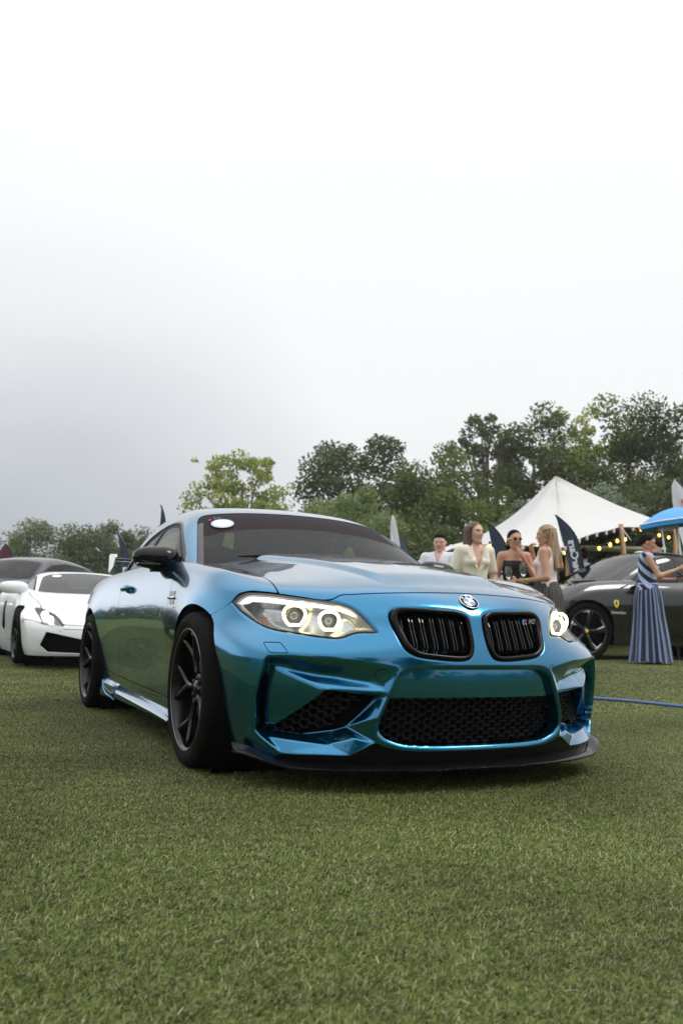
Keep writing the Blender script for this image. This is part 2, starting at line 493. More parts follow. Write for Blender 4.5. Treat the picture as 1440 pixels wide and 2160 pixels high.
def body(x,y,z):
    a=np.sqrt(y*y+1e-8)
    c=ss(.48,.66,z)
    S=(.26+.22*c)*a*a+(.28+.12*c)*a**4
    fx=x-(P_(z)-S)
    fy=a-Yf(x,z)
    T=H_(x)-D_(a)-.3*np.maximum(0,x-.1)**2*ss(.62,.8,a)
    fz=z-T
    F=smax(fx,fy,.10)
    F=smax(F,fz,.035)
    F=smax(F,-x-3.62+.3*a**4,.1)
    return F
# greenhouse
R_=hermite([-3.7,-3.3,-2.9,-2.5,-2.1,-1.7,-1.35,-1.15,-.85,-.55,-.3],[.93,1.0,1.12,1.23,1.305,1.33,1.305,1.245,1.10,.95,.82])
def cabin(x,y,z):
    a=np.sqrt(y*y+1e-8)
    T=R_(x+.18*a*a*ss(-2.2,-1.0,x)*1.0)-.055*a*a-.10*a**4
    fz=z-T
    w=.79-.40*(z-.93)-.35*np.maximum(0,z-.93)**2-ss(-1.9,-3.6,x)*.16-.03*ss(-1.2,-.6,x)
    return smax(fz*.8,(a-w)*.9,.06)
# ================================================================ body shapes of the cars further back
def shape(P, S, H, D, Y, flares, rear, ksm=(.10, .04), xt=-.3, xw=.02):
    Pf, Hf, Df, Yff = hermite(*P), hermite(*H), hermite(*D), hermite(*Y)
    def f(x, y, z):
        a = np.sqrt(y*y+1e-8)
        fx = x-(Pf(z)-S[0]*a*a-S[1]*a**4)
        b = Yff(z)
        for xc, dw in flares: b = b+gs(x, xc, .45)*dw*ss(.05, .3, z)*(1-ss(.62, 1.0, z)*.8)
        b = b-ss(xt, 1.2, x)*xw-ss(-rear-.9, -rear, -x)*0
        F = smax(fx, a-b, ksm[0])
        F = smax(F, z-Hf(x)+Df(a), ksm[1])
        return smax(F, -x-rear+.25*a**4, .12)
    return f
def cabshape(Rr, bow, w0, z0, k1, k2, taper=(-1.9, -3.6, .16), front=.03):
    Rf = hermite(*Rr)
    def f(x, y, z):
        a = np.sqrt(y*y+1e-8)
        T = Rf(x+bow*a*a*ss(-2.2, -1.0, x))-.05*a*a-.10*a**4
        w = w0-k1*(z-z0)-k2*np.maximum(0, z-z0)**2-ss(taper[0], taper[1], x)*taper[2]-front*ss(-1.2, -.6, x)
        return smax((z-T)*.8, (a-w)*.9, .06)
    return f
wedge_body = shape(P=([.08, .16, .26, .36, .44, .52, .6], [.88, .93, .955, .955, .93, .84, .6]), S=(.16, .30),
    H=([-3.5, -3.2, -2.6, -1.5, -.6, -.25, .1, .4, .7, .86, .95], [.86, .93, .96, .93, .885, .84, .755, .665, .565, .50, .45]),
    D=([0, .3, .5, .65, .75, .85, .95, 1.05], [0, .006, .012, .012, .0, .03, .14, .4]),
    Y=([.05, .15, .3, .5, .62, .75, .9, 1.0], [.84, .88, .905, .92, .92, .90, .84, .72]), flares=((0, .03), (-2.56, .045)), rear=3.35, ksm=(.06, .03))
wedge_cab = cabshape(([-3.5, -2.9, -2.3, -1.8, -1.45, -1.15, -.9, -.5, -.1, .1], [.80, .95, 1.06, 1.14, 1.165, 1.145, 1.075, .935, .785, .71]), .16, .74, .86, .62, .2, (-1.6, -3.2, .2), .02)
gt_body = shape(P=([.1, .2, .32, .45, .55, .64, .72], [.90, .95, .98, .98, .95, .86, .66]), S=(.26, .30),
    H=([-3.8, -3.5, -3.0, -2.4, -1.2, -.6, -.3, .0, .3, .6, .9], [.86, .93, .985, .98, .945, .925, .90, .87, .80, .705, .58]),
    D=([0, .3, .5, .62, .74, .84, .92, 1.0], [0, .01, .03, .035, .0, .02, .12, .36]),
    Y=([.05, .15, .3, .5, .65, .78, .9, 1.0], [.86, .89, .90, .93, .95, .93, .84, .70]), flares=((0, .035), (-2.67, .05)), rear=3.6, ksm=(.12, .05))
gt_cab = cabshape(([-3.7, -3.3, -2.9, -2.5, -2.1, -1.75, -1.45, -1.2, -.85, -.5, -.3], [.84, .96, 1.08, 1.185, 1.26, 1.29, 1.285, 1.24, 1.10, .94, .84]), .16, .80, .90, .48, .35, (-1.8, -3.5, .22), .03)
suv_body = shape(P=([.2, .35, .5, .7, .9, 1.0, 1.1], [.93, .98, 1.0, 1.0, .95, .86, .6]), S=(.2, .26),
    H=([-4, -3.6, -3.0, -1.0, -.6, -.2, .3, .7, .95], [1.1, 1.2, 1.22, 1.22, 1.20, 1.15, 1.08, .99, .86]),
    D=([0, .3, .6, .75, .85, .95, 1.05], [0, .008, .02, .02, .045, .15, .4]),
    Y=([.1, .3, .5, .7, .9, 1.05, 1.2, 1.3], [.9, .94, .96, .975, .985, .97, .90, .78]), flares=((0, .03), (-3.0, .04)), rear=4.05, ksm=(.12, .05))
suv_cab = cabshape(([-4.1, -3.6, -3.1, -2.6, -2.1, -1.75, -1.5, -1.1, -.7, -.4], [1.05, 1.28, 1.50, 1.60, 1.645, 1.64, 1.60, 1.43, 1.22, 1.05]), .16, .84, 1.15, .45, .3, (-2.4, -4.0, .18), .03)
_gb, _gc = gt_body, gt_cab
gt_body = lambda x, y, z: _gb(x/1.09, y/1.06, z/1.2)*1.1
gt_cab = lambda x, y, z: _gc(x/1.09, y/1.06, z/1.225)*1.1
# ================================================================ materials shared by the cars
def paintmat(name, col, metal=.85, rough=.32, flake=.25, coat_ior=1.8):
    m = mat(name, col, rough, metal, coat=1., coat_r=.012)
    m.node_tree.nodes['Principled BSDF'].inputs['Coat IOR'].default_value = coat_ior
    nt = m.node_tree; b = nt.nodes['Principled BSDF']
    t = nt.nodes.new('ShaderNodeTexCoord'); v = nt.nodes.new('ShaderNodeTexVoronoi'); v.inputs['Scale'].default_value = 1400
    nt.links.new(t.outputs['Object'], v.inputs['Vector'])
    s = nt.nodes.new('ShaderNodeVectorMath'); s.operation = 'SUBTRACT'; s.inputs[1].default_value = (.5, .5, .5); nt.links.new(v.outputs['Color'], s.inputs[0])
    k = nt.nodes.new('ShaderNodeVectorMath'); k.operation = 'SCALE'; k.inputs['Scale'].default_value = flake; nt.links.new(s.outputs[0], k.inputs[0])
    g = nt.nodes.new('ShaderNodeNewGeometry'); a = nt.nodes.new('ShaderNodeVectorMath'); a.operation = 'ADD'
    nt.links.new(k.outputs[0], a.inputs[0]); nt.links.new(g.outputs['Normal'], a.inputs[1])
    n = nt.nodes.new('ShaderNodeVectorMath'); n.operation = 'NORMALIZE'; nt.links.new(a.outputs[0], n.inputs[0]); nt.links.new(n.outputs[0], b.inputs['Normal'])
    nt.links.new(g.outputs['Normal'], b.inputs['Coat Normal'])
    return m
M_blue = paintmat('blue_metallic_paint', (.0, .158, .315), .95, .16, .09, 1.6)
M_black = mat('gloss_black', (.004, .004, .005), .06, 0, spec=.4)
M_lip = mat('splitter_black', (.0035, .0035, .0045), .14, 0, spec=.22)
M_matte = mat('matte_black_plastic', (.007, .007, .0075), .62, bump=.15, bscale=300)
M_dark = mat('dark_void', (.004, .004, .0045), .9, spec=.1)
M_rubber = mat('tyre_rubber', (.006, .0055, .0055), .85, spec=.12, var=.25, vscale=14, bump=.1, bscale=180)
M_rim = mat('satin_black_alloy', (.035, .035, .038), .2, .9)
M_chrome = mat('bright_metal', (.75, .76, .78), .12, 1)
M_steel = mat('brake_steel', (.28, .27, .26), .35, 1, var=.15)
M_silver = mat('lamp_reflector', (.48, .49, .50), .22, .9)
M_lens = glassmat('clear_lamp_cover', (1, 1, 1), .96, .03)
M_glass = glassmat('window_glass', (.80, .90, .86), .72, .0, 1.2)
M_strip = mat('dark_sun_strip', (.024, .017, .020), .5, spec=.04)
M_frit = mat('black_window_border', (.02, .017, .018), .25)
M_seat = mat('dark_seat_leather', (.02, .02, .022), .5, bump=.1, bscale=90)
M_white = mat('white_print', (.8, .8, .8), .5)
M_ring = mat('lit_ring', (1, .97, .8), .4, emit=(1., .92, .46), estr=3.6)
M_brow = mat('lit_light_guide', (1, 1, .97), .3, emit=(1, .98, .90), estr=1.0)
M_amber = mat('amber_reflector', (.55, .16, .02), .3)
M_blueprint = mat('blue_print', (.02, .16, .5), .5)
M_red = mat('red_print', (.6, .03, .03), .4)
M_skin = mat('skin', (.52, .29, .20), .5, sss=.15, var=.08, vscale=30)

# ================================================================ the blue coupe
car = thing('coupe', 'metallic blue two-door coupe with black twin grilles and glowing ring headlights in the foreground', 'car')

HEAD = catmull([(0.818, 0.6927), (0.793, 0.7213), (0.7646, 0.7333), (0.7155, 0.731), (0.6767, 0.7251), (0.6115, 0.7133), (0.5435, 0.7031), (0.4989, 0.6928), (0.466, 0.6758), (0.4445, 0.6522), (0.4201, 0.6181), (0.3977, 0.5836), (0.4289, 0.5829), (0.4602, 0.5821), (0.4888, 0.5759), (0.5233, 0.5625), (0.5507, 0.5584), (0.5964, 0.5625), (0.6624, 0.5731), (0.7185, 0.584), (0.7516, 0.6003), (0.7759, 0.6263), (0.8016, 0.6601)], 4, corners=(0, 11))
KID = catmull([(0.3458, 0.646), (0.3355, 0.6668), (0.3013, 0.6782), (0.2003, 0.6796), (0.0879, 0.673), (0.043, 0.6586), (0.031, 0.6363), (0.029, 0.5977), (0.031, 0.5449), (0.044, 0.5071), (0.0682, 0.4908), (0.1281, 0.4875), (0.2225, 0.4941), (0.2817, 0.5064), (0.3178, 0.5351), (0.3333, 0.5857), (0.3429, 0.6228)], 4)
LOWH = [(0.3131, 0.4412), (0.2688, 0.4511), (0.1703, 0.4524), (0.0662, 0.4532), (0, .4532)]
LOWS = [(0, .1685), (0.1872, 0.1692), (0.2527, 0.1716), (0.3162, 0.1773), (0.3727, 0.1956), (0.395, 0.2106), (0.4083, 0.2286), (0.4079, 0.2585), (0.3885, 0.3125), (0.3671, 0.3603), (0.3441, 0.4141)]
_lh = catmull(LOWS+LOWH, 4, closed=False)
LOW = np.array(_lh.tolist()+[(-x, z) for x, z in _lh[::-1].tolist()[1:-1]])
FV = {'O1': (0.7739, 0.4847, 0), 'O2': (0.6883, 0.4917, 0), 'O3': (0.4724, 0.4765, 0), 'O4': (0.341, 0.4507, 0), 'T': (0.3821, 0.3637, 0), 'J1': (0.4145, 0.2807, 0), 'J2': (0.4156, 0.2319, 0), 'B1': (0.4152, 0.1849, 0), 'B2': (0.498, 0.138, 0), 'B3': (0.7137, 0.1372, 0), 'B4': (0.7797, 0.2006, 0), 'L1': (0.793, 0.2797, 0), 'L2': (0.7924, 0.3879, 0), 'V1': (0.7776, 0.4612, 0.05), 'V2': (0.7068, 0.4374, 0.06), 'V3': (0.5907, 0.4233, 0.06), 'V4': (0.4724, 0.4046, 0.045), 'V5': (0.3978, 0.3869, 0.02), 'S1': (0.5959, 0.374, 0.015), 'S0': (0.7468, 0.2369, 0.05), 'S9': (0.779, 0.2328, 0.055), 'D1': (0.7977, 0.3428, 0.1), 'D2': (0.7898, 0.2152, 0.09), 'I1': (0.4209, 0.3458, 0.05), 'I2': (0.5351, 0.2322, 0.09), 'I3': (0.5645, 0.2209, 0.09), 'I4': (0.6707, 0.2012, 0.09), 'I5': (0.7794, 0.2125, 0.09), 'W1': (0.7732, 0.1918, 0.035), 'W2': (0.5727, 0.1718, 0.03), 'W3': (0.4895, 0.1992, 0.02)}
FT = [t.split() for t in 'O1 V1 O2,V1 V2 O2,O2 V2 V3,O2 V3 O3,O3 V3 V4,O3 V4 O4,V4 V5 O4,V5 T O4,V2 S1 V3,V3 S1 V4,S1 T V4,V4 T V5,V1 S9 S0,V1 S0 S1,V1 S1 V2,O1 L2 D1,O1 D1 V1,V1 D1 S9,L2 L1 D1,L1 D2 D1,D1 D2 S9,L1 B4 D2,T J1 I1,J1 I2 I1,J1 J2 I2,J2 B1 I2,I2 B1 W3,I2 W3 I3,I3 W3 W2,I3 W2 I4,I4 W2 W1,I4 W1 I5,I5 W1 D2,W1 B4 D2,W1 W2 B3,W2 B2 B3,W2 W3 B2,W3 B1 B2,W1 B3 B4,D2 I5 S9,S1 I1 T,S1 I2 I1,S1 I4 I3,S1 I3 I2,S0 I4 S1,S9 I5 S0,S0 I5 I4'.split(',')]
SHOLE = np.array([FV[k][:2] for k in 'S1 I1 I2 I3 I4 I5 S9 S0'.split()])
SHOLE[1] = (.425, .352)
SLOT = np.array([(.7745, .462), (.7925, .385), (.7935, .280), (.786, .215), (.7795, .213), (.7825, .240), (.7840, .340), (.7800, .450)])
ZF = hermite([0, .19, .38, .4448, .4914, .5185, .5435, .6115, .6767, .7155, .7646, .793, .818, .9], [.747, .7425, .7335, .7287, .723, .709, .7045, .7145, .727, .733, .7353, .7233, .695, .62])
ZB = lambda a: np.interp(a, [0, .25, .33, .38, .41, .425, .498, .71, .74, .82, .95], [.150, .152, .158, .170, .182, .182, .138, .134, .118, .108, .10])
HS = hermite([-.8, -.43, .1, .3, .37, .55], [.650, .662, .662, .668, .675, .68])          # side shutline of the hood
WX = (0., -2.693); WR = (.362, .366)
FS1, FS2 = (.13, .625), (.25, .695)                                                    # fender to bumper shutline
def g_arch(P):
    g = 1.
    for xc, r in zip(WX, WR):
        dx = P[..., 0]-xc+.01; dz = np.maximum(P[..., 2]-.325, 0)
        g = np.minimum(g, np.sqrt(dx*dx+dz*dz)-r)
    return g
def g_bump(P):                 # >0 on the bumper side of the shutline
    x, z = P[..., 0], P[..., 2]
    return ((x-FS1[0])*(FS2[1]-FS1[1])-(z-FS1[1])*(FS2[0]-FS1[0]))/.139
AY = lambda P: np.abs(P[..., 1])

# ---- nose: a fan of rays from an upright axis
nu, nv = 460, 250
ph = np.linspace(0, R(87), nu)[:, None]; vv = np.linspace(0, 1, nv)[None, :]
zo = .085+.40*np.minimum(vv/.66, 1)+.02*np.maximum(0, vv-.66)/.34
e = R(44)*np.clip((vv-.30)/.70, 0, 1)**1.35
o_ = np.stack([.1+0*ph*vv, 0*ph*vv, zo+0*ph], -1)
d_ = np.stack([np.cos(ph)*np.cos(e), np.sin(ph)*np.cos(e), np.sin(e)+0*ph], -1)
NB = solve(body, o_, d_, 1.3)
na, nz_ = NB[..., 1], NB[..., 2]
s_head, s_kid, s_low, s_hole = psdf(HEAD, na, nz_), psdf(KID, na, nz_), psdf(LOW, na, nz_), psdf(SHOLE, na, nz_)
dep = facets(FT, FV, na, nz_)
for _ in range(5):             # soften creases a little
    dep[1:-1, 1:-1] = (dep[1:-1, 1:-1]*2+dep[:-2, 1:-1]+dep[2:, 1:-1]+dep[1:-1, :-2]+dep[1:-1, 2:])/6
lipd = np.clip(1+s_low/.016, 0, 1)**2*.012+np.clip(1+s_kid/.012, 0, 1)**2*.006+np.clip(1+s_head/.010, 0, 1)**2*.006
# ridge running from the grille to the lamp, and a crease under it
ws = ss(.30, .55, na+.5*dep)
ND = np.stack([-.85+0*ws, -.5*ws, 0*ws], -1)
NS = NB+ND*(dep+lipd)[..., None]
gap = .0022
keep = np.minimum.reduce([ZF(na)-gap-nz_, -s_head+.001, -s_kid, -s_low, -s_hole, -psdf(SLOT, na, nz_), nz_-ZB(na), g_arch(NB), g_bump(NB)-gap+np.where(na < .6, 1, 0)])
V, F = clipgrid(NS, keep)
def fdir(P):
    a, z = np.abs(P[:, 1]), P[:, 2]
    L = np.full(len(P), .012)
    L[np.abs(psdf(LOW, a, z)) < .02] = .055
    b = a+.5*.06*ss(.30, .55, a)
    L[(psdf(SHOLE, b, z) > -.03)] = .05
    L[(psdf(SLOT, b, z) > -.02)] = .06
    return np.stack([-.9*L, -.3*L*ss(.3, .5, a), 0*L], -1)
V, F = flange(V, F, fdir)
V2, F2 = mirror(V, F)
o = mk('front_bumper', *join((V, F), (V2, F2)), M_blue, car)
o['label'] = 'metallic blue front bumper with large side intakes'
# recessed number-plate panel across the top of the lower intake
kp = np.minimum(s_low+.012, nz_-.346)
V, F = clipgrid(NB+np.array([-.034, 0, 0])-np.stack([.10*np.clip(.44-nz_, 0, .1), 0*nz_, 0*nz_], -1)*0, kp)
V, F = flange(V, F, lambda P: np.stack([-.03+0*P[:, 0], 0*P[:, 0], 0*P[:, 0]], -1))
mk('plate_panel', *join((V, F), mirror(V, F)), M_blue, car)
# black valance under the paint
kv = np.minimum.reduce([ZB(na)-.001-nz_, .004-dep, nz_-.080-.055*ss(.66, .885, na), g_arch(NB)])
V, F = clipgrid(NB+np.array([-.006, 0, 0]), kv)
V, F = flange(V, F, lambda P: np.stack([-.04+0*P[:, 0], 0*P[:, 0], 0*P[:, 0]], -1))
mk('valance', *join((V, F), mirror(V, F)), M_lip, car)
# dark shell deep inside the nose
V, F = clipgrid((NB*np.array([1, .93, 1])+np.array([-.125, 0, -.01]))[::6, ::6], np.where((na < .80) & (nz_ < .70), 1., -1.)[::6, ::6])
mk('radiator_cavity', *join((V, F), mirror(V, F)), M_dark, car)

# ---- hood, fenders, doors, quarters: rays from a lengthwise axis
xs = np.concatenate([np.linspace(.80, -.75, 250), np.linspace(-.76, -3.75, 330)])[:, None]
thv = np.linspace(R(-28), R(90), 270)[None, :]
o_ = np.stack([xs+0*thv, 0*xs*thv, .36+0*xs*thv], -1)
d_ = np.stack([0*xs*thv, np.cos(thv)+0*xs, np.sin(thv)+0*xs], -1)
BB = solve(body, o_, d_, 1.25)
bx, ba, bz = BB[..., 0], BB[..., 1], BB[..., 2]
# power dome creases on the hood and the crest above the fender
bs_head = psdf(HEAD, ba, bz)
arch = g_arch(BB)
cabf = cabin(bx, ba, bz)
under = np.where((bx < -.50) & (bx > -3.25) & (bz > .84), cabf+.012, 1.)
in_dlo = under
hs = HS(bx)
dome = .018*ss(.345, .295, ba+.12*(bx-.2))*ss(.62, .45, bx)*ss(-.75, -.55, bx)      # raised middle of the hood
BS = BB.copy()
BS[..., 2] += np.where(bz > .6, dome, 0)
def flang(L):
    def f(P):
        n = gradn(body, P); return -n*L
    return f
def panel(name, keep, m=M_blue, L=.012, both=True, lab=None, P=BS):
    V, F = clipgrid(P, keep); V, F = flange(V, F, flang(L))
    if both == 'join': return mk(name, *join((V, F), mirror(V, F)), m, car)
    r = [mk(name, V, F, m, car), mk(name, *mirror(V, F), m, car)]
    return r
g = .0024
panel('hood', np.minimum.reduce([hs-g-ba, np.where(bx > .25, bz-ZF(ba)-g, 1.), bx+.66-.06*ss(.3, .6, ba), np.where(ba < .62, bx+.60, 1.)]), both='join')
front_part = np.where(bx > .27, ZF(np.maximum(ba, .62))*0+bz-ZF(ba)-.001, 1.)
dfx = hermite([.1, .24, .35, .5, .65, .75, .85, .95], [-.70, -.66, -.585, -.545, -.525, -.535, -.60, -.70])(bz)
sill = hermite([-2.4, -2.3, -1.75, -1.1, -.56, -.4], [.295, .288, .264, .250, .241, .24])(bx)
fb = np.where((bx > -.2) & (bz < ZF(ba)) , -g_bump(BB)-g, 1.)
fb2 = np.where(bx > .26, np.minimum(ba-.66, bz-ZF(ba)-.004), 1.)
fb2 = np.where((bx > .1), np.minimum(fb2, -bs_head+.0), fb2)
panel('front_fender', np.minimum.reduce([ba-hs-g, bx-dfx-g, fb, fb2, arch, bz-sill-g, under, .60-bx]))
panel('door', np.minimum.reduce([dfx-g-bx, bx+1.84+.03*ss(.5, .8, bz)-g, bz-sill-g, under, np.where(bz > .6, ba-.5, 1)]))
panel('rear_quarter', np.minimum.reduce([-1.84-.03*ss(.5, .8, bz)-g-bx, bz-sill-g, under, arch, bx+3.70, ba-.45, bz-.16]))
V, F = clipgrid(BS, np.minimum.reduce([-bx-3.05, bx+3.7, .455-ba, bz-.6, under])); mk('boot_lid', *join((V, F), mirror(V, F)), M_blue, car)
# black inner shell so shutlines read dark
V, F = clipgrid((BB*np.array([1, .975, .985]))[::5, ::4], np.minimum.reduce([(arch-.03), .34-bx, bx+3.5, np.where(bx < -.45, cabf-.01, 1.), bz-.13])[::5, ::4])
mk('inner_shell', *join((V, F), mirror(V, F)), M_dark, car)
mk('floor_pan', np.array([(.50, -.50, .13), (.50, .50, .13), (-3.5, .7, .14), (-3.5, -.7, .14), (.50, -.50, .17), (.50, .50, .17), (-3.5, .7, .17), (-3.5, -.7, .17)]), [(0, 1, 2, 3), (7, 6, 5, 4), (0, 4, 5, 1), (2, 6, 7, 3), (1, 5, 6, 2), (0, 3, 7, 4)], M_dark, car, False)

# ---- side skirts
def skirt(sg):
    st = np.linspace(-.40, -2.34, 60); V = []
    for x in st:
        a0 = abs(solve(body, np.array([[x, 0, float(np.interp(x, [-2.3, -.56], [.283, .236]))]]), np.array([[0., 1, 0]]), 1.3)[0, 1])
        zt = float(np.interp(x, [-2.3, -1.75, -1.1, -.56], [.288, .264, .250, .241]))-.004
        k = float(ss(-2.05, -1.75, np.array(x))); b = .03*k+.006
        zb = .118+.012*k
        pts = [(a0-.002, zt), (a0-.001, zt-.012), (a0-.008, zt-.035), (a0-.006, zt-.055), (a0+b*.8, zt-.078), (a0+b, zt-.088), (a0+b*.9, zb+.012), (a0+b*.55, zb), (a0-.06, zb-.006), (a0-.10, zb)]
        if 0 and x < -1.80 and x > -2.25:      # scoop cut behind the skirt
            pts = [(a0-.002, zt), (a0-.001, zt-.012), (a0-.012, zt-.035), (a0-.045, zt-.055), (a0-.05, zt-.078), (a0-.05, zt-.088), (a0-.01, zb+.03), (a0+.002, zb+.012), (a0-.06, zb-.006), (a0-.10, zb)]
        V += [(x, a*sg, z) for a, z in pts]
    n = 10; F = [(i*n+j, i*n+j+1, (i+1)*n+j+1, (i+1)*n+j) for i in range(59) for j in range(n-1)]
    if sg > 0: F = [tuple(reversed(f)) for f in F]
    return sharp(mk('side_skirt', V, F, M_blue, car), 40)
skirt(1); skirt(-1)
for sg in (1, -1):      # rear lip of the scoop and fuel-coloured fin
    q = G().tube([(-2.36, sg*.872, .235), (-2.30, sg*.876, .215), (-2.24, sg*.880, .165), (-2.14, sg*.88, .138), (-1.86, sg*.878, .122)], [.004, .005, .006, .006, .004], 8); q.obj('skirt_fin', M_blue, car)

# ---- wheels
def tyre_prof(r, w, rr):
    return [(rr, -w/2+.012), (rr+.012, -w/2+.004), (r-.045, -w/2-.006), (r-.02, -w/2+.002), (r-.006, -w/2+.018), (r, -w/2+.035), (r+.001, 0), (r, w/2-.035), (r-.006, w/2-.018), (r-.02, w/2-.002), (r-.045, w/2+.006), (rr+.012, w/2-.004), (rr, w/2-.012)]
def wheel(xc, yo, sg, r=.327, w=.255, rr=.253, m_rim=M_rim, parent=car, spokes='y', face=None, cal=M_black):
    """yo: outer face, sg: side"""
    root = bpy.data.objects.new('wheel', None); COL.objects.link(root); root.parent = parent
    root.empty_display_size = .1; root.location = (xc, sg*(yo-w/2), r)
    t = G(); t.lathe([(a, sg*b) for a, b in tyre_prof(r, w, rr-.004)], 72)
    ty = t.obj('tyre', M_rubber, root); 
    for k_ in (-.085, -.04, .0, .04, .085):        # tread grooves
        t2 = G().lathe([(r+.0015, k_-.004), (r-.004, k_), (r+.0015, k_+.004)], 72)
    # shoulder sipes
    s = G()
    for i in range(64):
        a = i/64*2*math.pi
        for q in (-1, 1):
            c = ((r+.0005)*math.cos(a), q*(w/2-.032), (r+.0005)*math.sin(a))
            s.box(c, (.0006, .030, .0016), rotm('Y', -a))
    for k_ in (-.07, -.025, .025, .07): s.lathe([(r+.0014, k_-.003), (r+.0016, k_), (r+.0014, k_+.003)], 60)
    s.obj('tread_groove', M_dark, root, False)['kind'] = 'stuff'
    b = G().lathe([(rr-.028, -sg*w/2+sg*.02), (rr-.02, -sg*.05), (rr-.02, sg*(w/2-.055)), (rr-.012, sg*(w/2-.022)), (rr-.010, sg*(w/2-.010)), (rr+.002, sg*(w/2-.004)), (rr+.004, sg*(w/2-.006)), (rr, sg*(w/2-.016))], 72)
    b.obj('rim', m_rim, root)
    G().tube([((rr+.001)*math.cos(a), sg*(w/2-.004), (rr+.001)*math.sin(a)) for a in np.linspace(0, 2*math.pi, 64, endpoint=False)], .0022, 6, closed=True).obj('rim_lip', M_steel, root)
    hub = sg*(w/2-.055); edge = sg*(w/2-.024)
    if spokes == 'y':
        sp = G()
        for k in range(5):
            a0 = k*2*math.pi/5+math.pi/2+.25
            for dlt in (-.30, .30):
                pts = []; rad = []
                for t_ in np.linspace(0, 1, 9):
                    rr_ = .045+t_*(rr-.058)
                    aa = a0+dlt*ss(.30, 1., np.array(t_))
                    dpt = hub+sg*(.004+.000)*0+(edge-hub)*(t_**1.3)-sg*.006*math.sin(math.pi*t_)
                    pts.append((rr_*math.cos(aa), dpt, rr_*math.sin(aa))); rad.append(.018-.005*t_)
                # rectangular-ish bar
                sp.tube(pts, rad, 8, flat=.72, upv=(0, 1, 0))
        sp.obj('spokes', m_rim, root)
        G().lathe([(0, hub+sg*.012), (.03, hub+sg*.012), (.034, hub+sg*.006), (.062, hub+sg*.004), (.074, hub-sg*.02), (.06, hub-sg*.05)], 32).obj('hub', m_rim, root)
        nb = G()
        for k in range(5):
            a = k*2*math.pi/5; nb.lathe([(0, hub+sg*.012), (.009, hub+sg*.011), (.010, hub-sg*.004)], 8, c=(.048*math.cos(a), 0, .048*math.sin(a)))
        nb.obj('wheel_bolts', M_rim, root)['kind'] = 'stuff'
        G().lathe([(0, hub+sg*.015), (.022, hub+sg*.015), (.025, hub+sg*.012)], 24).obj('centre_cap', M_black, root)
    else:
        spokes(root, hub, edge, rr, sg)
    G().lathe([(.07, hub-sg*.045), (.185, hub-sg*.045), (.187, hub-sg*.05), (.187, hub-sg*.075), (.07, hub-sg*.075)], 48).obj('brake_disc', M_steel, root)
    c = G(); cp = [(math.cos(a)*.150, math.sin(a)*.150) for a in np.linspace(.35, 1.35, 9)]; cp2 = [(math.cos(a)*.215, math.sin(a)*.215) for a in np.linspace(1.35, .35, 9)]
    c.prism([(x, z) for x, z in cp+cp2], hub-sg*.025, hub-sg*.095, 'y'); c.obj('brake_caliper', cal, root, True, 30)
    return root
for xc, yo in ((0, .928), (WX[1], .932)):
    for sg in (-1, 1): wheel(xc, yo, sg)
# wheel wells
for xc, r in zip(WX, WR):
    for sg in (-1, 1):
        q = G().lathe([(r+.016, sg*.86), (r+.022, sg*.55), (.05, sg*.55)], 40, c=(xc-.01, 0, .325)); q.obj('wheel_well', M_dark, car)

# ---- splitter
def splitter():
    V = []; F = []; aa = np.concatenate([np.linspace(-.852, -.70, 14), np.linspace(-.68, .68, 50), np.linspace(.70, .852, 14)])
    for y in aa:
        a = abs(y)
        X = solve(body, np.array([[.1, 0, .135]]), np.array([[math.cos(math.atan2(a, .72)), math.sin(math.atan2(a, .72)), 0]]), 1.5)[0]
        # plan outline: follow the nose, a finger's width proud
        xo = float(hermite([0, .2, .4, .55, .68, .78, .85, .885], [.852, .846, .812, .753, .672, .586, .488, .41])(a))
        xi = xo-.10+.05*float(ss(.7, .85, np.array(a)))
        zt = .084+.045*float(ss(.66, .885, np.array(a)))
        up = .03*float(ss(.60, .72, np.array(a)))*0
        pr_ = [(xi, zt+.034), (xo-.03, zt+.016), (xo-.006, zt+.010), (xo, zt+.005), (xo-.002, zt-.001), (xo-.02, zt-.004), (xi-.04, zt+.002)]
        k = 1+.02
        V += [(px, y*(1.0+.012*(px-xi)/.1), pz) for px, pz in pr_]
    n = 7
    for i in range(len(aa)-1):
        for j in range(n-1): F.append((i*n+j, (i+1)*n+j, (i+1)*n+j+1, i*n+j+1))
    F += [tuple(range(n)), tuple(reversed(range((len(aa)-1)*n, len(aa)*n)))]
    return sharp(mk('front_splitter', V, F, M_lip, car), 40)
splitter()
sc = G()
for i in range(34):     # chipped, grassy edge
    y = rnd.uniform(-.3, .55); a = abs(y); xo = float(hermite([0, .2, .4, .55, .68], [.852, .846, .812, .753, .68])(a))
    sc.box((xo-.001, y, .087+rnd.uniform(-.003, .004)), (.002, rnd.uniform(.002, .010), rnd.uniform(.0006, .002)))
sc.obj('scraped_edge', mat('scuffed_plastic', (.12, .12, .12), .7), car, False)['kind'] = 'stuff'

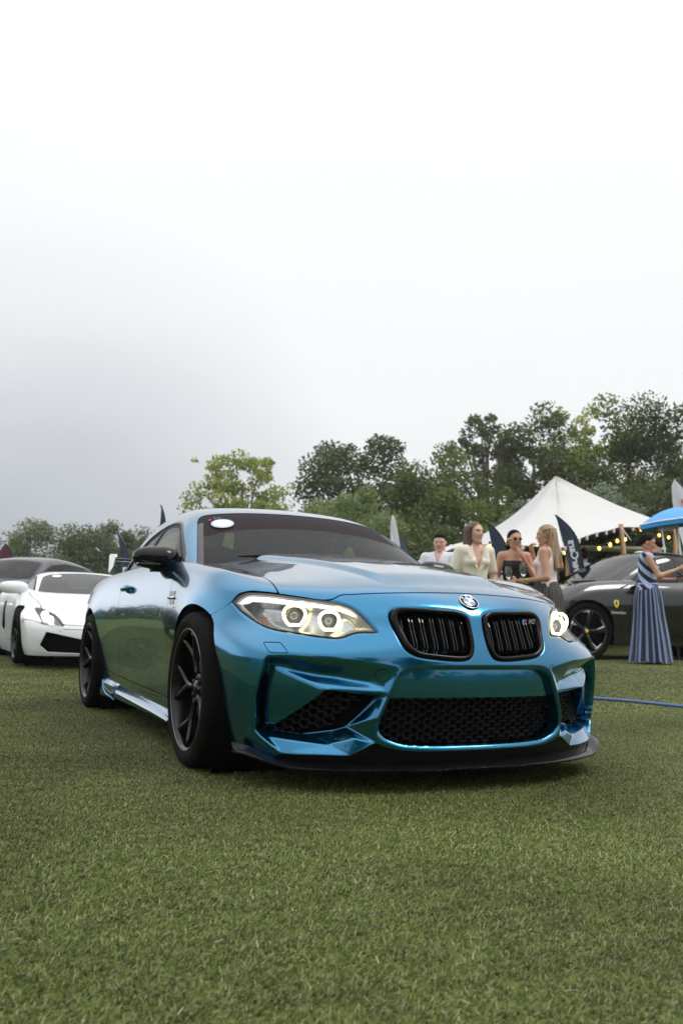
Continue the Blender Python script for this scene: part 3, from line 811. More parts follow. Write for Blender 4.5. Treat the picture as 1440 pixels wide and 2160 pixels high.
# ---- kidney grilles
M_slat = mat('gloss_black_slat', (.012, .012, .014), .15, 0, coat=1)
M_gframe = mat('black_grille_frame', (.004, .004, .005), .10, 0, spec=.2)
def xnose(a, z, off=0.):
    """point on the nose at half-width a and height z"""
    X = np.array([[.1, abs(a), z]]); X = solve(body, X, np.array([[1., 0, 0]]), 1.0)[0]
    return np.array([X[0]-off, a, z])
for sg in (-1, 1):
    kg = bpy.data.objects.new('kidney_grille', None); COL.objects.link(kg); kg.parent = car; kg.location = (.8, sg*.19, .58)
    kg['label'] = 'black twin-slat grille '+('near the emblem on the left of the picture' if sg < 0 else 'with the small striped badge')
    c = KID.mean(0); ring = []; rr_ = []
    for q in KID:
        d = (c-q); d /= np.linalg.norm(d); L = .009+.006*max(0, (q[0]-.26)/.08)
        p = q+d*L; w = xnose(p[0], p[1], -.001)
        ring.append((w[0]-.8, sg*w[1]-sg*.19, w[2]-.58)); rr_.append(.009+.006*max(0, (q[0]-.26)/.08))
    G().tube(ring, rr_, 10, closed=True, flat=.8, upv=(1, 0, .2)).obj('grille_frame', M_gframe, kg)
    for i in range(7):
        a = .062+i*.0405
        zz = np.linspace(.48, .69, 43); ins = psdf(KID, np.full(43, a), zz) > .012
        if not ins.any(): continue
        z0, z1 = zz[ins][0], zz[ins][-1]
        s = G()
        for da in (-.0065, .0065):
            V = []; zs = np.linspace(z0-.01, z1+.008, 12); F = []
            for z in zs:
                w = xnose(a, z); k = .016+.05*max(0, (z-(z1-.035))/.043)**2+.03*max(0, ((z0+.03)-z)/.03)**2
                dd = da*(1-.75*max(0, (z-(z1-.02))/.028)); t = .0026
                for X, Y in ((w[0]-k, a+dd-t*.4), (w[0]-k, a+dd+t*.4), (w[0]-k-.045, a+dd+t), (w[0]-k-.045, a+dd-t)): V.append((X-.8, sg*Y-sg*.19, z-.58))
            for r_ in range(11):
                for j in range(4): F.append((r_*4+j, r_*4+(j+1) % 4, r_*4+4+(j+1) % 4, r_*4+4+j))
            s.add(V, F)
        s.obj('slat', M_slat, kg, False)
    cb = G().tube([(.70-.8, sg*(.08-.19), .530-.58), (.69-.8, sg*(.30-.19), .530-.58)], .007, 8); cb.obj('cross_bar', M_rim, kg)
# ---- honeycomb meshes
def honey(name, poly, off, a0, a1, z0, z1, hx=.052, hz=.0295, r=.0017, sg=None):
    s = G(); m_ = mat(name+'_black', (.012, .012, .013), .35)
    row = 0; z = z0
    def add(p, q):
        w = [(p[0]+q[0])/2, (p[1]+q[1])/2]
        if psdf(poly, np.array([abs(w[0])]), np.array([w[1]]))[0] > .006:
            P = [xnose(u[0], u[1], off+.0) for u in (p, q)]
            d = np.array([.02, 0, 0])
            th = np.array([0, 0, r]) if abs(P[1][1]-P[0][1]) > abs(P[1][2]-P[0][2])*.8 else np.array([0, r, 0])
            V = [P[0]-th, P[0]+th, P[0]+th-d, P[0]-th-d, P[1]-th, P[1]+th, P[1]+th-d, P[1]-th-d]
            s.add(V, [(0, 1, 5, 4), (1, 2, 6, 5), (3, 7, 6, 2), (0, 4, 7, 3)])
    while z < z1:
        x = a0+(row % 2)*hx*.5
        while x < a1:
            # wide top bar, slanted legs
            add((x-.012, z), (x+.012, z)); add((x+.012, z), (x+.026-.006, z-hz*.5)); add((x-.012, z), (x-.026+.006, z-hz*.5)); add((x+.020, z-hz*.5), (x+.032, z-hz*.5))
            x += hx
        z += hz*.5; row += 1
    return s.obj(name, m_, car, False)
LOWM = np.array([q for q in LOW if True])
honey('lower_mesh', LOWM, .075, -.42, .42, .16, .355)
for sg in (-1, 1):
    honey('side_mesh', SHOLE, .11, sg*.60-.20, sg*.60+.20, .18, .38)
    G().tube([xnose(sg*x, z, .10) for x, z in ((.44, .33), (.52, .335), (.60, .34))], .003, 6).obj('mesh_rail', M_matte, car)
# washer cover and tow-eye cover: thin grooves
def groove(name, pts, off=.0006, r=.0014, F=None):
    P = [xnose(a, z, 0) for a, z in pts]
    P = [np.array(p)+gradn(body, np.array([p[0], abs(p[1]), p[2]]))*np.array([1, np.sign(p[1]) if p[1] else 1, 1])*off for p in P]
    return G().tube(P, r, 6, closed=True).obj(name, M_dark, car)
for sg in (-1, 1):
    groove('washer_cover', [(sg*a, z) for a, z in catmull([(0.7715, 0.5356), (0.7623, 0.5389), (0.7292, 0.5394), (0.7212, 0.5335), (0.7122, 0.507), (0.7175, 0.5027), (0.7578, 0.5018), (0.7675, 0.5109)], 3)])
# tow cover sits in the upper channel of the right-hand intake
tcn_ = []
for t_ in np.linspace(0, 2*np.pi, 28, endpoint=False):
    a, z = .4038+.0255*math.cos(t_), .4285+.0235*math.sin(t_)
    dd = float(facets(FT, FV, np.array([a]), np.array([z]))[0]); p = xnose(a, z, 0); w_ = float(ss(.3, .55, np.array(a+.5*dd)))
    tcn_.append((p[0]-.85*dd+.0010, -(a-.5*w_*dd), z))
G().tube(tcn_, .0013, 6, closed=True).obj('tow_eye_cover', M_dark, car)

# ---- emblem and badge
def emblem(P, n, r, parent):
    root = bpy.data.objects.new('emblem', None); COL.objects.link(root); root.parent = parent; root.matrix_local = Matrix(frame(P, n, off=.001))
    G().lathe([(0, .002), (r*.92, .002), (r*.92, .0045), (r, .0035), (r*1.02, -.002)], 48, 'z').obj('emblem_disc', M_black, root)
    G().lathe([(r*.93, .0044), (r*.96, .0056), (r*1.0, .0044), (r*1.01, .002)], 48, 'z').obj('emblem_rim', M_chrome, root)
    G().lathe([(r*.56, .0028), (r*.585, .004), (r*.61, .0028)], 48, 'z').obj('emblem_inner_rim', M_chrome, root)
    for k, m_ in enumerate((M_white, M_eblue, M_white, M_eblue)):
        a = np.linspace(k*math.pi/2, (k+1)*math.pi/2, 10)
        G().prism([(0, 0)]+[(r*.56*math.cos(t), r*.56*math.sin(t)) for t in a], .001, .0032).obj('emblem_quadrant', m_, root, False)
    for ch, an in (('B', 132), ('M', 90), ('W', 48)):
        t = R(an); M_ = Matrix.Translation((r*.765*math.cos(t), r*.765*math.sin(t), .0025)) @ Matrix.Rotation(t-math.pi/2, 4, 'Z')
        textmesh('emblem_letter', ch, r*.36, M_white, root, M_, .0006, bold=.0006)
M_eblue = mat('emblem_blue', (.03, .27, .72), .25, coat=1)
ep = xnose(0, .709); en = gradn(body, ep)
emblem(ep, en, .040, car)
# badge on the left-hand grille
bd = bpy.data.objects.new('grille_badge', None); COL.objects.link(bd); bd.parent = car
bp_ = xnose(.275, .640, -.002); bn = np.array([1, .12, .0]); bd.matrix_local = Matrix(frame(bp_, bn))
for k, c_ in enumerate(((.05, .3, .75), (.03, .05, .25), (.7, .03, .03))):
    G().prism([(-.036+k*.006, -.009), (-.030+k*.006, -.009), (-.0255+k*.006, .009), (-.0315+k*.006, .009)], 0, .003).obj('badge_stripe', mat('stripe', c_, .3), bd, False)
textmesh('badge_lettering', 'M2', .027, M_chrome, bd, Matrix.Translation((.013, 0, .001)), .0015, bold=.0009, shear=.25)

# ---- headlights
def offs(P, k):
    n = gradn(body, P); return P-n*k
hmask = s_head > -.03
NN = gradn(body, NB)
def headlight(sg):
    hl = bpy.data.objects.new('headlight', None); COL.objects.link(hl); hl.parent = car; hl.location = (0, 0, 0)
    def put(name, V, F, m_):
        if sg < 0: V, F = mirror(V, F)
        return mk(name, V, F, m_, hl)
    V, F = clipgrid(NB+NN*.0005, s_head-.004); put('lamp_cover', V, F, M_lens)
    V, F = clipgrid(NB-NN*.003, np.minimum(s_head+.001, .0085-s_head)); V, F = flange(V, F, flang(.02)); put('lamp_seal', V, F, M_black)
    # bowl: falls away from the rim
    db = .055*ss(0, .035, s_head-.006)+.004
    V, F = clipgrid(NB-NN*db[..., None], s_head-.003); put('lamp_bowl', V, F, M_silver)
    # light guide along the top edge
    mid = np.interp(na, [.40, .45, .55, .65, .75, .80], [.60, .645, .675, .690, .700, .69])
    kb = np.minimum.reduce([s_head-.008, .024+.006*ss(.6, .7, na)-s_head, nz_-mid, na-.42])
    V, F = clipgrid(NB-NN*.010, kb); V, F = flange(V, F, flang(.012)); put('light_guide', V, F, M_brow)
    # thin lower light edge
    kb = np.minimum.reduce([s_head-.008, .0125-s_head, mid-nz_-.02, na-.42, .70-na])
    V, F = clipgrid(NB-NN*.010, kb); V, F = flange(V, F, flang(.012)); put('light_guide', V, F, M_brow)
    # amber corner
    kb = np.minimum.reduce([s_head-.010, na-.735, .775-na, .645-nz_, nz_-.60])
    V, F = clipgrid(NB-NN*.024, kb); V, F = flange(V, F, flang(.012)); put('indicator_reflector', V, F, M_amber)
    fin = G()
    for k in range(9):
        a = .725-k*.0045; P0 = xnose(a, .612+.001*k, .028); P1 = xnose(a, .655, .028)
        fin.tube([(p[0], sg*p[1], p[2]) for p in (P0, P1)], .0012, 5)
    fin.obj('reflector_ribs', M_chrome, hl)
    for (a, z, r_, dp) in ((.6395, .6425, .0415, .040), (.5375, .6240, .0375, .040)):
        p = xnose(a, z, dp); c = np.array([p[0], sg*p[1], p[2]]); n = np.array([.95, sg*.18, .02]); n /= np.linalg.norm(n)
        pj_ = bpy.data.objects.new('projector', None); COL.objects.link(pj_); pj_.parent = hl; pj_.matrix_local = Matrix(frame(c, n))
        # angular ring: round top, flat facets at the bottom
        ring = []
        for k in range(48):
            t = k/48*2*math.pi; q = r_*(1+.05*math.cos(3*t+math.pi/2*3)); y_ = q*math.sin(t); ring.append((q*math.cos(t)*1.02, max(y_, -.88*r_), .010))
        G().tube(ring, .0060, 8, closed=True, upv=(0, 0, 1)).obj('light_ring', M_ring, pj_)
        G().lathe([(r_-.003, .002), (r_*.78, -.012), (r_*.62, -.02), (r_*.60, -.004), (r_*.56, .0), (r_*.52, -.006)], 36, 'z').obj('projector_shroud', mat('smoked_metal', (.10, .10, .09), .3, .8), pj_)
        G().ball((0, 0, -.012), (r_*.50, r_*.50, .018), 24, 12).obj('projector_lens', M_plens, pj_)
M_plens = mat('projector_glass', (.35, .38, .42), .03, 0, coat=1, trans=.7)
for sg in (-1, 1): headlight(sg)

# ---- cabin
xc_ = np.concatenate([np.linspace(-.42, -1.5, 190), np.linspace(-1.51, -3.62, 190)])[:, None]
tv = np.linspace(R(0), R(90), 150)[None, :]
o_ = np.stack([xc_+0*tv, 0*xc_*tv, .80+0*xc_*tv], -1)
d_ = np.stack([0*xc_*tv, np.cos(tv)+0*xc_, np.sin(tv)+0*xc_], -1)
CB = solve(cabin, o_, d_, 1.1)
cx, ca, cz = CB[..., 0], CB[..., 1], CB[..., 2]
valid = np.where((cz > .86), 1., -1.)*.1
WSP = np.array(catmull([(-.30, 0), (-.30, .80), (-.60, .735), (-.733, .701), (-.864, .668), (-1.05, .621), (-1.17, .588), (-1.222, .56), (-1.240, .52), (-1.228, .42), (-1.208, .17), (-1.204, 0)], 4, closed=False, corners=(1, 2)).tolist())
WSP = np.array(WSP.tolist()+[(x, -a) for x, a in WSP[::-1].tolist()[1:-1]])
DLO = catmull([(-.78, .885), (-.86, .95), (-1.0, 1.03), (-1.22, 1.145), (-1.36, 1.185), (-1.55, 1.195), (-1.75, 1.18), (-1.95, 1.14), (-2.15, 1.065), (-2.31, .975), (-2.30, .945), (-2.2, .885), (-1.5, .87)], 4, corners=(0,))
RW = np.array([(-2.30, .0), (-2.30, .47), (-2.40, .52), (-3.0, .60), (-3.08, .55), (-3.10, 0)]); RW = np.array(RW.tolist()+[(x, -a) for x, a in RW[::-1].tolist()])
sw, sd, sr = psdf(WSP, cx, ca), psdf(DLO, cx, cz), psdf(RW, cx, ca)
sd = np.where(cz > 1.24, -.1, sd)
def cflang(L):
    return lambda P: -gradn(cabin, P)*L
def cpanel(name, keep, m_, L=.015, j=True, off=0.):
    P = CB if not off else CB-gradn(cabin, CB)*off
    V, F = clipgrid(P, keep)
    if L: V, F = flange(V, F, cflang(L))
    if j: return [mk(name, *join((V, F), mirror(V, F)), m_, car)]
    return [mk(name, V, F, m_, car), mk(name, *mirror(V, F), m_, car)]
cpanel('roof', np.minimum.reduce([-sw, -sd-.010, -sr, valid, cx+3.35]), M_blue)
# door window surround sits darker than the paint
cpanel('window_trim', np.minimum.reduce([sd+.011, .002-sd, valid]), M_black, .02, False)
cpanel('window_frame', np.minimum.reduce([sd-.001, .020-sd, valid]), M_matte, .0, False, off=.008)
# glass
inner = np.minimum(sw-.032, -(cx+1.0)-0+(-.02)*0+.0)*0
frit_in = np.minimum(sw-.034, 1.)
cpanel('windscreen_border', np.minimum.reduce([sw-.002, .034-sw, valid, np.where(cx > -1.13, 1, -1)*.01+.02*0]), M_frit, 0, off=.003)
strip_x = -.955-.01*ca
cpanel('sun_strip', np.minimum.reduce([sw-.002, strip_x-cx, np.where(cx > -1.13, sw-.034, 1.)]), M_strip, 0, off=.003)
cpanel('windscreen', np.minimum.reduce([sw-.034, cx-strip_x]), M_glass, 0, off=.003)
for nm, kk in (('side_window', np.minimum.reduce([sd-.018, cx+1.66+.12*(1.2-cz)])), ('rear_side_window', np.minimum.reduce([sd-.018, -(cx+1.72+.12*(1.2-cz))]))):
    cpanel(nm, kk, M_glass, 0, False, off=.010)
cpanel('middle_pillar', np.minimum.reduce([sd-.001, -(cx+1.655+.12*(1.2-cz)), cx+1.725+.12*(1.2-cz)]), M_matte, .02, False, off=.006)
cpanel('rear_window', sr-.004, M_glass, 0, off=.004)
# roof seam at the top corner of the screen
# roof lining
V, F = clipgrid((CB-gradn(cabin, CB)*.03)[::5, ::5], np.minimum.reduce([-sw-.01, -sd-.02, -sr-.01, valid])[::5, ::5]); mk('roof_lining', *join((V, F), mirror(V, F)), mat('grey_headliner', (.10, .10, .10), .9), car)

# ---- interior
it = G(); it.add([(-.50, -.68, .86), (-.50, .68, .86), (-.90, .66, .885), (-.90, -.66, .885), (-1.0, .66, .70), (-1.0, -.66, .70)], [(0, 1, 2, 3), (3, 2, 4, 5)]); it.obj('dashboard', M_matte, car, False)
for sg in (-1, 1):
    st = bpy.data.objects.new('seat', None); COL.objects.link(st); st.parent = car; st.location = (-1.62, sg*.36, .35)
    G().bbox((0.05, 0, .08), (.5, .48, .16), .05).obj('cushion', M_seat, st, True, 40)
    f = nets(lambda X, Y, Z: smin(np.maximum(np.abs(X+.24+.32*(Z-.15))-.05, np.maximum(np.abs(Y)-.22+.12*np.maximum(0, Z-.4), np.abs(Z-.38)-.28))-.02, np.maximum(np.abs(X+.37)-.03, np.maximum(np.abs(Y)-.10, np.abs(Z-.76)-.07))-.02, .03), (-.55, -.3, .02), (0, .3, .9), .022)
    mk('seat_back', f[0], f[1], M_seat, st)
sw_ = G().tube([(-.98+.06*math.sin(t)*.5, .36+.185*math.cos(t), .80+.17*math.sin(t)) for t in np.linspace(0, 2*math.pi, 32, endpoint=False)], .014, 8, closed=True)
sw_.box((-.97, .36, .80), (.03, .34, .04)); sw_.obj('steering_wheel', M_seat, car)
G().bbox((-1.13, 0, 1.145), (.03, .22, .055), .012).obj('rear_view_mirror', M_matte, car, True, 40)
G().tube([(-.66, -.50, .953), (-.60, -.32, .966), (-.585, -.25, .966)], .006, 6).obj('wiper', M_matte, car)
G().tube([(-.66, .10, .978), (-.74, .45, .962), (-.80, .60, .935)], .007, 6).obj('wiper', M_matte, car)

# ---- mirrors
def mirror_f(X, Y, Z):
    # Y outward from the door (0..0.26), X forward
    sx = .052+.018*ss(0, .1, Y)-.02*ss(.16, .24, Y)
    b = np.sqrt(((X+.01*0)/ (sx))**2*.9+((Y-.15)/.125)**4+((Z-.015-.006*Y)/(.066-.012*ss(.1, .27, Y)))**2)-1
    b = b*.05
    b = np.maximum(b, -(Z+.045)*.9)
    arm = np.maximum(np.maximum(np.abs(X-.0)-.035, np.abs(Z+.043)-.013), np.maximum(Y-.17, -Y-.03))-.004
    return smin(b, arm, .012)
for sg in (-1, 1):
    mr = bpy.data.objects.new('door_mirror', None); COL.objects.link(mr); mr.parent = car; mr.location = (-.95, sg*.715, .928)
    V, F = nets(mirror_f, (-.10, -.05, -.08), (.10, .30, .10), .006)
    V2 = V*np.array([1, sg, 1])
    if sg < 0: F = F[:, ::-1]
    mk('mirror_housing', V2, F, M_black, mr)
    G().box((.058, sg*.20, -.020), (.012, .12, .008)).obj('indicator_strip', M_chrome, mr, False)
    G().box((-.062, sg*.145, .012), (.004, .19, .085)).obj('mirror_glass', M_chrome, mr, False)
# ---- rear wing
wg = bpy.data.objects.new('rear_wing', None); COL.objects.link(wg); wg.parent = car
V = []; F = []; prof = [(-.10, .0), (-.04, .018), (.05, .012), (.10, -.004), (.04, -.010), (-.04, -.008)]
ys = np.linspace(-.65, .65, 13)
for y in ys: V += [(-3.40+px, y, 1.085+pz) for px, pz in prof]
for i in range(12):
    for j in range(6): F.append((i*6+j, i*6+(j+1) % 6, (i+1)*6+(j+1) % 6, (i+1)*6+j))
mk('wing_blade', V, F, M_black, wg)
for sg in (-1, 1):
    G().prism([(-3.56, 1.00), (-3.53, .985), (-3.36, 1.03), (-3.28, 1.10), (-3.31, 1.125), (-3.52, 1.14), (-3.56, 1.125)], sg*.65, sg*.664, 'y').obj('end_plate', mat('white_end_plate', (.7, .7, .7), .35, coat=1), wg, False)
    G().bbox((-3.42, sg*.35, 1.0), (.10, .012, .20), .004).obj('wing_stay', M_black, wg, False)
# ---- door handles, fender vents
for sg in (-1, 1):
    hx = -1.66; hz = .800
    q = solve(body, np.array([[x, 0, hz+.01*(x-hx)] for x in np.linspace(hx-.11, hx+.11, 9)]), np.array([[0, 1., 0]]*9), 1.2)
    pts = [(p[0], sg*(p[1]+.030*math.sin(math.pi*k/8)**.5+.002), p[2]) for k, p in enumerate(q)]
    G().tube(pts, [.008, .014, .016, .016, .016, .016, .016, .014, .008], 10, flat=1.2, upv=(0, 0, 1)).obj('door_handle', M_blue, car)
    q = [(-.545, .755), (-.40, .752), (-.37, .690), (-.475, .690)]
    V = []
    for x, z in q:
        p = solve(body, np.array([[x, 0, z]]), np.array([[0, 1., 0]]), 1.2)[0]; V.append(p)
    V = np.array(V); V1 = V*np.array([1, sg, 1]); n = np.array([0, sg*.002, 0])
    vt = G(); vt.add(np.concatenate([V1+n, V1-n*8]), [(0, 1, 2, 3), (0, 4, 5, 1), (1, 5, 6, 2), (2, 6, 7, 3), (3, 7, 4, 0)]); vt.obj('fender_vent', M_black, car, False)
    G().tube([(p[0], sg*(abs(p[1])+.006), p[2]) for p in (V[0]*.5+V[3]*.5, V[1]*.5+V[2]*.5)], .007, 8).obj('vent_blade', M_chrome, car)
# ---- windscreen sticker
stx, sta = -1.055, -.475
def onglass(x, y, k=.004): 
    p = solve(cabin, np.array([[x, y, .9]]), np.array([[0, 0, 1.]]), .6)[0]; return p+gradn(cabin, p)*k
c0 = onglass(stx, sta); n0 = gradn(cabin, c0); Ms = Matrix(frame(c0, n0, up=(-.8, 0, .6), off=.002))
sk = bpy.data.objects.new('event_sticker', None); COL.objects.link(sk); sk.parent = car; sk.matrix_local = Ms
G().lathe([(0, .001), (.062, .001), (.064, -.001)], 40, 'z').obj('sticker_disc', mat('sticker_white', (.85, .86, .88), .4), sk, False)
G().lathe([(.055, .0012), (.0555, .0022), (.0585, .0022), (.059, .0012)], 40, 'z').obj('sticker_ring', M_blueprint, sk, False)
textmesh('sticker_lettering', 'bp', .045, M_frit, sk, Matrix.Translation((-.01, .085, 0)), .0005, bold=.001)
G().prism([(-.07, .065), (-.05, .075), (-.055, .055)], 0, .001).obj('sticker_star', M_red, sk, False)
for k in range(5): G().box((-.03+k*.015, .0+.008*math.sin(k*2.), .0018), (.008, .004, .0006)).obj('sticker_mark', (M_red, M_blueprint)[k % 2], sk, False)
# ================================================================ lie of the land, and where things stand on it
HV = (math.cos(YAW), math.sin(YAW)); RV = (math.sin(YAW), -math.cos(YAW))
def gz(x, y):
    x = np.asarray(x, float); y = np.asarray(y, float)
    lat = (x-CAMP[0])*RV[0]+(y-CAMP[1])*RV[1]
    dx = np.maximum(np.maximum(x-1.2, -x-3.7), 0); dy = np.maximum(np.abs(y)-1.1, 0); d = np.hypot(dx, dy)
    back = ss(1, 6, (x-CAMP[0])*HV[0]+(y-CAMP[1])*HV[1])
    return (.07+.14*ss(-4.5, 3.5, lat))*ss(.3, 5., d)*back+.0
def at3(px, py, dep):
    """a point dep metres down the view, seen at (px,py) of the 1440x2160 picture"""
    d = np.array(_fw)+np.array(_r2)*(px-720)/1853-np.array(_u2)*(py-1080)/1853
    return CAMP+d*dep
def at(px, dep):
    p = at3(px, 1300, dep); return (float(p[0]), float(p[1]), float(gz(p[0], p[1])))
# ================================================================ parked cars behind
def back_car(name, label, loc, rz, Bf, Cf, paint, s):
    root = thing(name, label, 'car', loc, rz)
    xn = s['xn']
    nu, nv = 150, 100
    ph = np.linspace(0, R(88), nu)[:, None]; v = np.linspace(0, 1, nv)[None, :]
    e = R(80)*np.clip((v-.35)/.65, 0, 1)**1.3
    zo = s['zb']+.02+(s['zn']-s['zb'])*np.minimum(v/.5, 1)
    o_ = np.stack([xn-.25+0*ph*v, 0*ph*v, zo+0*ph], -1)
    d_ = np.stack([np.cos(ph)*np.cos(e), np.sin(ph)*np.cos(e), np.sin(e)+0*ph], -1)
    N = solve(Bf, o_, d_, 1.6, it=14)
    xs = np.concatenate([np.linspace(xn+.01, -.9, 90), np.linspace(-.92, -s['rear'], 110)])[:, None]; th = np.linspace(R(-32), R(90), 110)[None, :]
    o_ = np.stack([xs+0*th, 0*xs*th, s['zb']+.32+0*xs*th], -1); d_ = np.stack([0*xs*th, np.cos(th)+0*xs, np.sin(th)+0*xs], -1)
    Bd = solve(Bf, o_, d_, 1.5, it=14)
    def g_ar(P):
        g = np.ones(P.shape[:-1])
        for xc, r in s['arches']:
            g = np.minimum(g, np.sqrt((P[..., 0]-xc)**2+np.maximum(P[..., 2]-s['wr'], 0)**2)-r)
        return g
    dom = {'az': lambda P: (P[..., 1], P[..., 2]), 'xz': lambda P: (P[..., 0], P[..., 2]), 'xa': lambda P: (P[..., 0], P[..., 1])}
    def cutf(P, q): x, y = dom[q[1]](P); g = psdf(q[2], x, y); return g if len(q) < 7 else np.minimum(g, q[6](P))
    regs = s['regions']
    def rest(P):
        k = np.minimum.reduce([g_ar(P), P[..., 2]-s['zb']]+[-cutf(P, q) for q in s['cuts']])
        u = np.where((P[..., 0] < s['cabx'][0]) & (P[..., 0] > s['cabx'][1]) & (P[..., 2] > s['belt']-.08), Cf(P[..., 0], P[..., 1], P[..., 2])+.015, 1.)
        return np.minimum(k, u)
    def fl(L): return lambda P: -gradn(Bf, P)*L
    def two(nm, kf, m, P0=None, L=.012, off=0., both=True, src=None):
        out_ = []
        for P, h in ((N, P_front), (Bd, P_back)):
            Q = P-gradn(Bf, P)*off if off else P
            V, F = clipgrid(Q, np.minimum(kf(P), h(P)))
            if F:
                if L: V, F = flange(V, F, fl(L))
                out_.append((V, F))
        if not out_: return None
        V, F = join(*out_)
        if both: V, F = join((V, F), mirror(V, F))
        return mk(nm, V, F, m, root)
    P_front = lambda P: P[..., 0]-xn; P_back = lambda P: xn-P[..., 0]
    gp = .004
    def pair(*a, **k):
        o = two(*a, both=False, **k)
        if o: c = o.copy(); c.data = o.data.copy(); c.data.transform(Matrix.Scale(-1, 4, (0, 1, 0))); c.data.flip_normals(); COL.objects.link(c); c.parent = root
    for nm, kf, side_ in regs:
        k2 = lambda P, kf=kf: np.minimum(rest(P), kf(P)-gp)
        if side_: pair(nm, k2, paint)
        else: two(nm, k2, paint)
    two('body', lambda P: np.minimum.reduce([rest(P)]+[-kf(P)-gp for _, kf, _ in regs]), paint)
    for q in s['cuts']:
        nm, _, _, m, dp = q[:5]
        pair(nm, lambda P, q=q: cutf(P, q)+.004, m, off=dp, L=0)
        if len(q) > 5 and q[5]: pair(nm.replace('bowl', 'cover'), lambda P, q=q: cutf(P, q)-.003, M_lens, off=.0, L=0)
    # inner shell, wells, floor
    V, F = clipgrid((Bd*np.array([1, .96, .97]))[::4, ::4], np.minimum.reduce([g_ar(Bd)-.03, Bd[..., 2]-s['zb']-.02, np.where(Bd[..., 0] < s['cabx'][0]+.25, s['belt']-.12-Bd[..., 2], 1.)])[::4, ::4])
    mk('inner_shell', *join((V, F), mirror(V, F)), M_dark, root)
    V, F = clipgrid((N*np.array([.99, .94, .95])+np.array([-.10, 0, 0]))[::4, ::4], np.where(N[..., 2] > s['zb'], 1., -1.)[::4, ::4]); mk('front_cavity', *join((V, F), mirror(V, F)), M_dark, root)
    for xc, r in s['arches']:
        for sg in (-1, 1): G().lathe([(r+.014, sg*(s['yo']-.12)), (r+.02, sg*.52), (.05, sg*.52)], 36, c=(xc, 0, s['wr'])).obj('wheel_well', M_dark, root)
    G().box((-(s['rear']-.8)/2, 0, s['zb']+.03), (s['rear']+.3, 1.25, .06)).obj('floor_pan', M_dark, root, False)
    for xc, r in s['arches']:
        for sg in (-1, 1): wheel(xc, s['yo'], sg, s['wr'], s.get('ww', .26), s['rr'], s.get('rimm', M_rim), root, s.get('spk', 'y'), cal=s.get('cal', M_black))
    # cabin
    x0, x1 = s['cabx']
    xs = np.concatenate([np.linspace(x0+.1, x0-.9, 90), np.linspace(x0-.91, x1, 90)])[:, None]; th = np.linspace(0, R(90), 80)[None, :]
    o_ = np.stack([xs+0*th, 0*xs*th, s['belt']-.14+0*xs*th], -1); d_ = np.stack([0*xs*th, np.cos(th)+0*xs, np.sin(th)+0*xs], -1)
    Cg = solve(Cf, o_, d_, 1.2, it=14); x, a, z = Cg[..., 0], Cg[..., 1], Cg[..., 2]
    W_ = psdf(s['screen'], x, a); Sd = np.where(z > s['belt']-.06, psdf(s['side'], x, z), -.1); Rr = psdf(s['rearw'], x, a) if 'rearw' in s else W_*0-1
    ok = z-(s['belt']-.05)
    def cp(nm, k, m, L=.012, off=0.):
        P = Cg-gradn(Cf, Cg)*off if off else Cg
        V, F = clipgrid(P, k)
        if not F: return
        if L: V, F = flange(V, F, lambda q: -gradn(Cf, q)*L)
        if nm in ('side_window', 'middle_pillar', 'window_trim'): mk(nm, V, F, m, root); mk(nm, *mirror(V, F), m, root)
        else: mk(nm, *join((V, F), mirror(V, F)), m, root)
    cp('roof', np.minimum.reduce([-W_, -Sd, -Rr, ok]), paint)
    cp('windscreen_border', np.minimum.reduce([W_, .04-W_, ok]), M_frit, 0, .004)
    cp('windscreen', W_-.04, s.get('glass', M_glass), 0, .004)
    cp('window_trim', np.minimum.reduce([Sd, .022-Sd]), M_matte, 0, .004)
    pl = s.get('pillars', [])
    kk = Sd-.022
    for p0, sl_, w_ in pl:
        cp('middle_pillar', np.minimum.reduce([Sd-.001, w_-np.abs(x-p0-sl_*(z-s['belt']))]), M_matte, 0, .003)
        kk = np.minimum(kk, np.abs(x-p0-sl_*(z-s['belt']))-w_)
    cp('side_window', kk, s.get('glass', M_glass), 0, .006)
    if 'rearw' in s: cp('rear_window', Rr, M_glass, 0, .004)
    V, F = clipgrid((Cg-gradn(Cf, Cg)*.03)[::4, ::4], np.minimum.reduce([-W_-.01, -Sd-.01, -Rr-.01, ok])[::4, ::4]); mk('roof_lining', *join((V, F), mirror(V, F)), M_matte, root)
    b = s['belt']
    q = G(); q.add([(x0+.12, -.62, b-.10), (x0+.12, .62, b-.10), (x0-.35, .6, b-.03), (x0-.35, -.6, b-.03), (x0-.45, .6, b-.3), (x0-.45, -.6, b-.3)], [(0, 1, 2, 3), (3, 2, 4, 5)]); q.obj('dashboard', M_matte, root, False)
    for sg in (-1, 1):
        G().bbox((x0-1.15, sg*.36, b-.02), (.14, .44, .5), .05, rotm('Y', -.25)).obj('seat', M_seat, root, True, 40)
        G().bbox((x0-1.25, sg*.36, b+.23), (.09, .24, .15), .03, rotm('Y', -.2)).obj('headrest', M_seat, root, True, 40)
    G().tube([(x0-.42+.03*math.sin(t), .36+.18*math.cos(t), b-.04+.15*math.sin(t)) for t in np.linspace(0, 2*math.pi, 24, endpoint=False)], .013, 6, closed=True).obj('steering_wheel', M_seat, root)
    for pt in s['wipers']: 
        G().tube([solve(Cf, np.array([[px, py, b-.1]]), np.array([[0, 0, 1.]]), .8)[0]+np.array([.0, 0, .012]) for px, py in pt], .009, 6).obj('wiper', M_matte, root)
    mx_, my_, mz_, mw, mh = s['mirror']
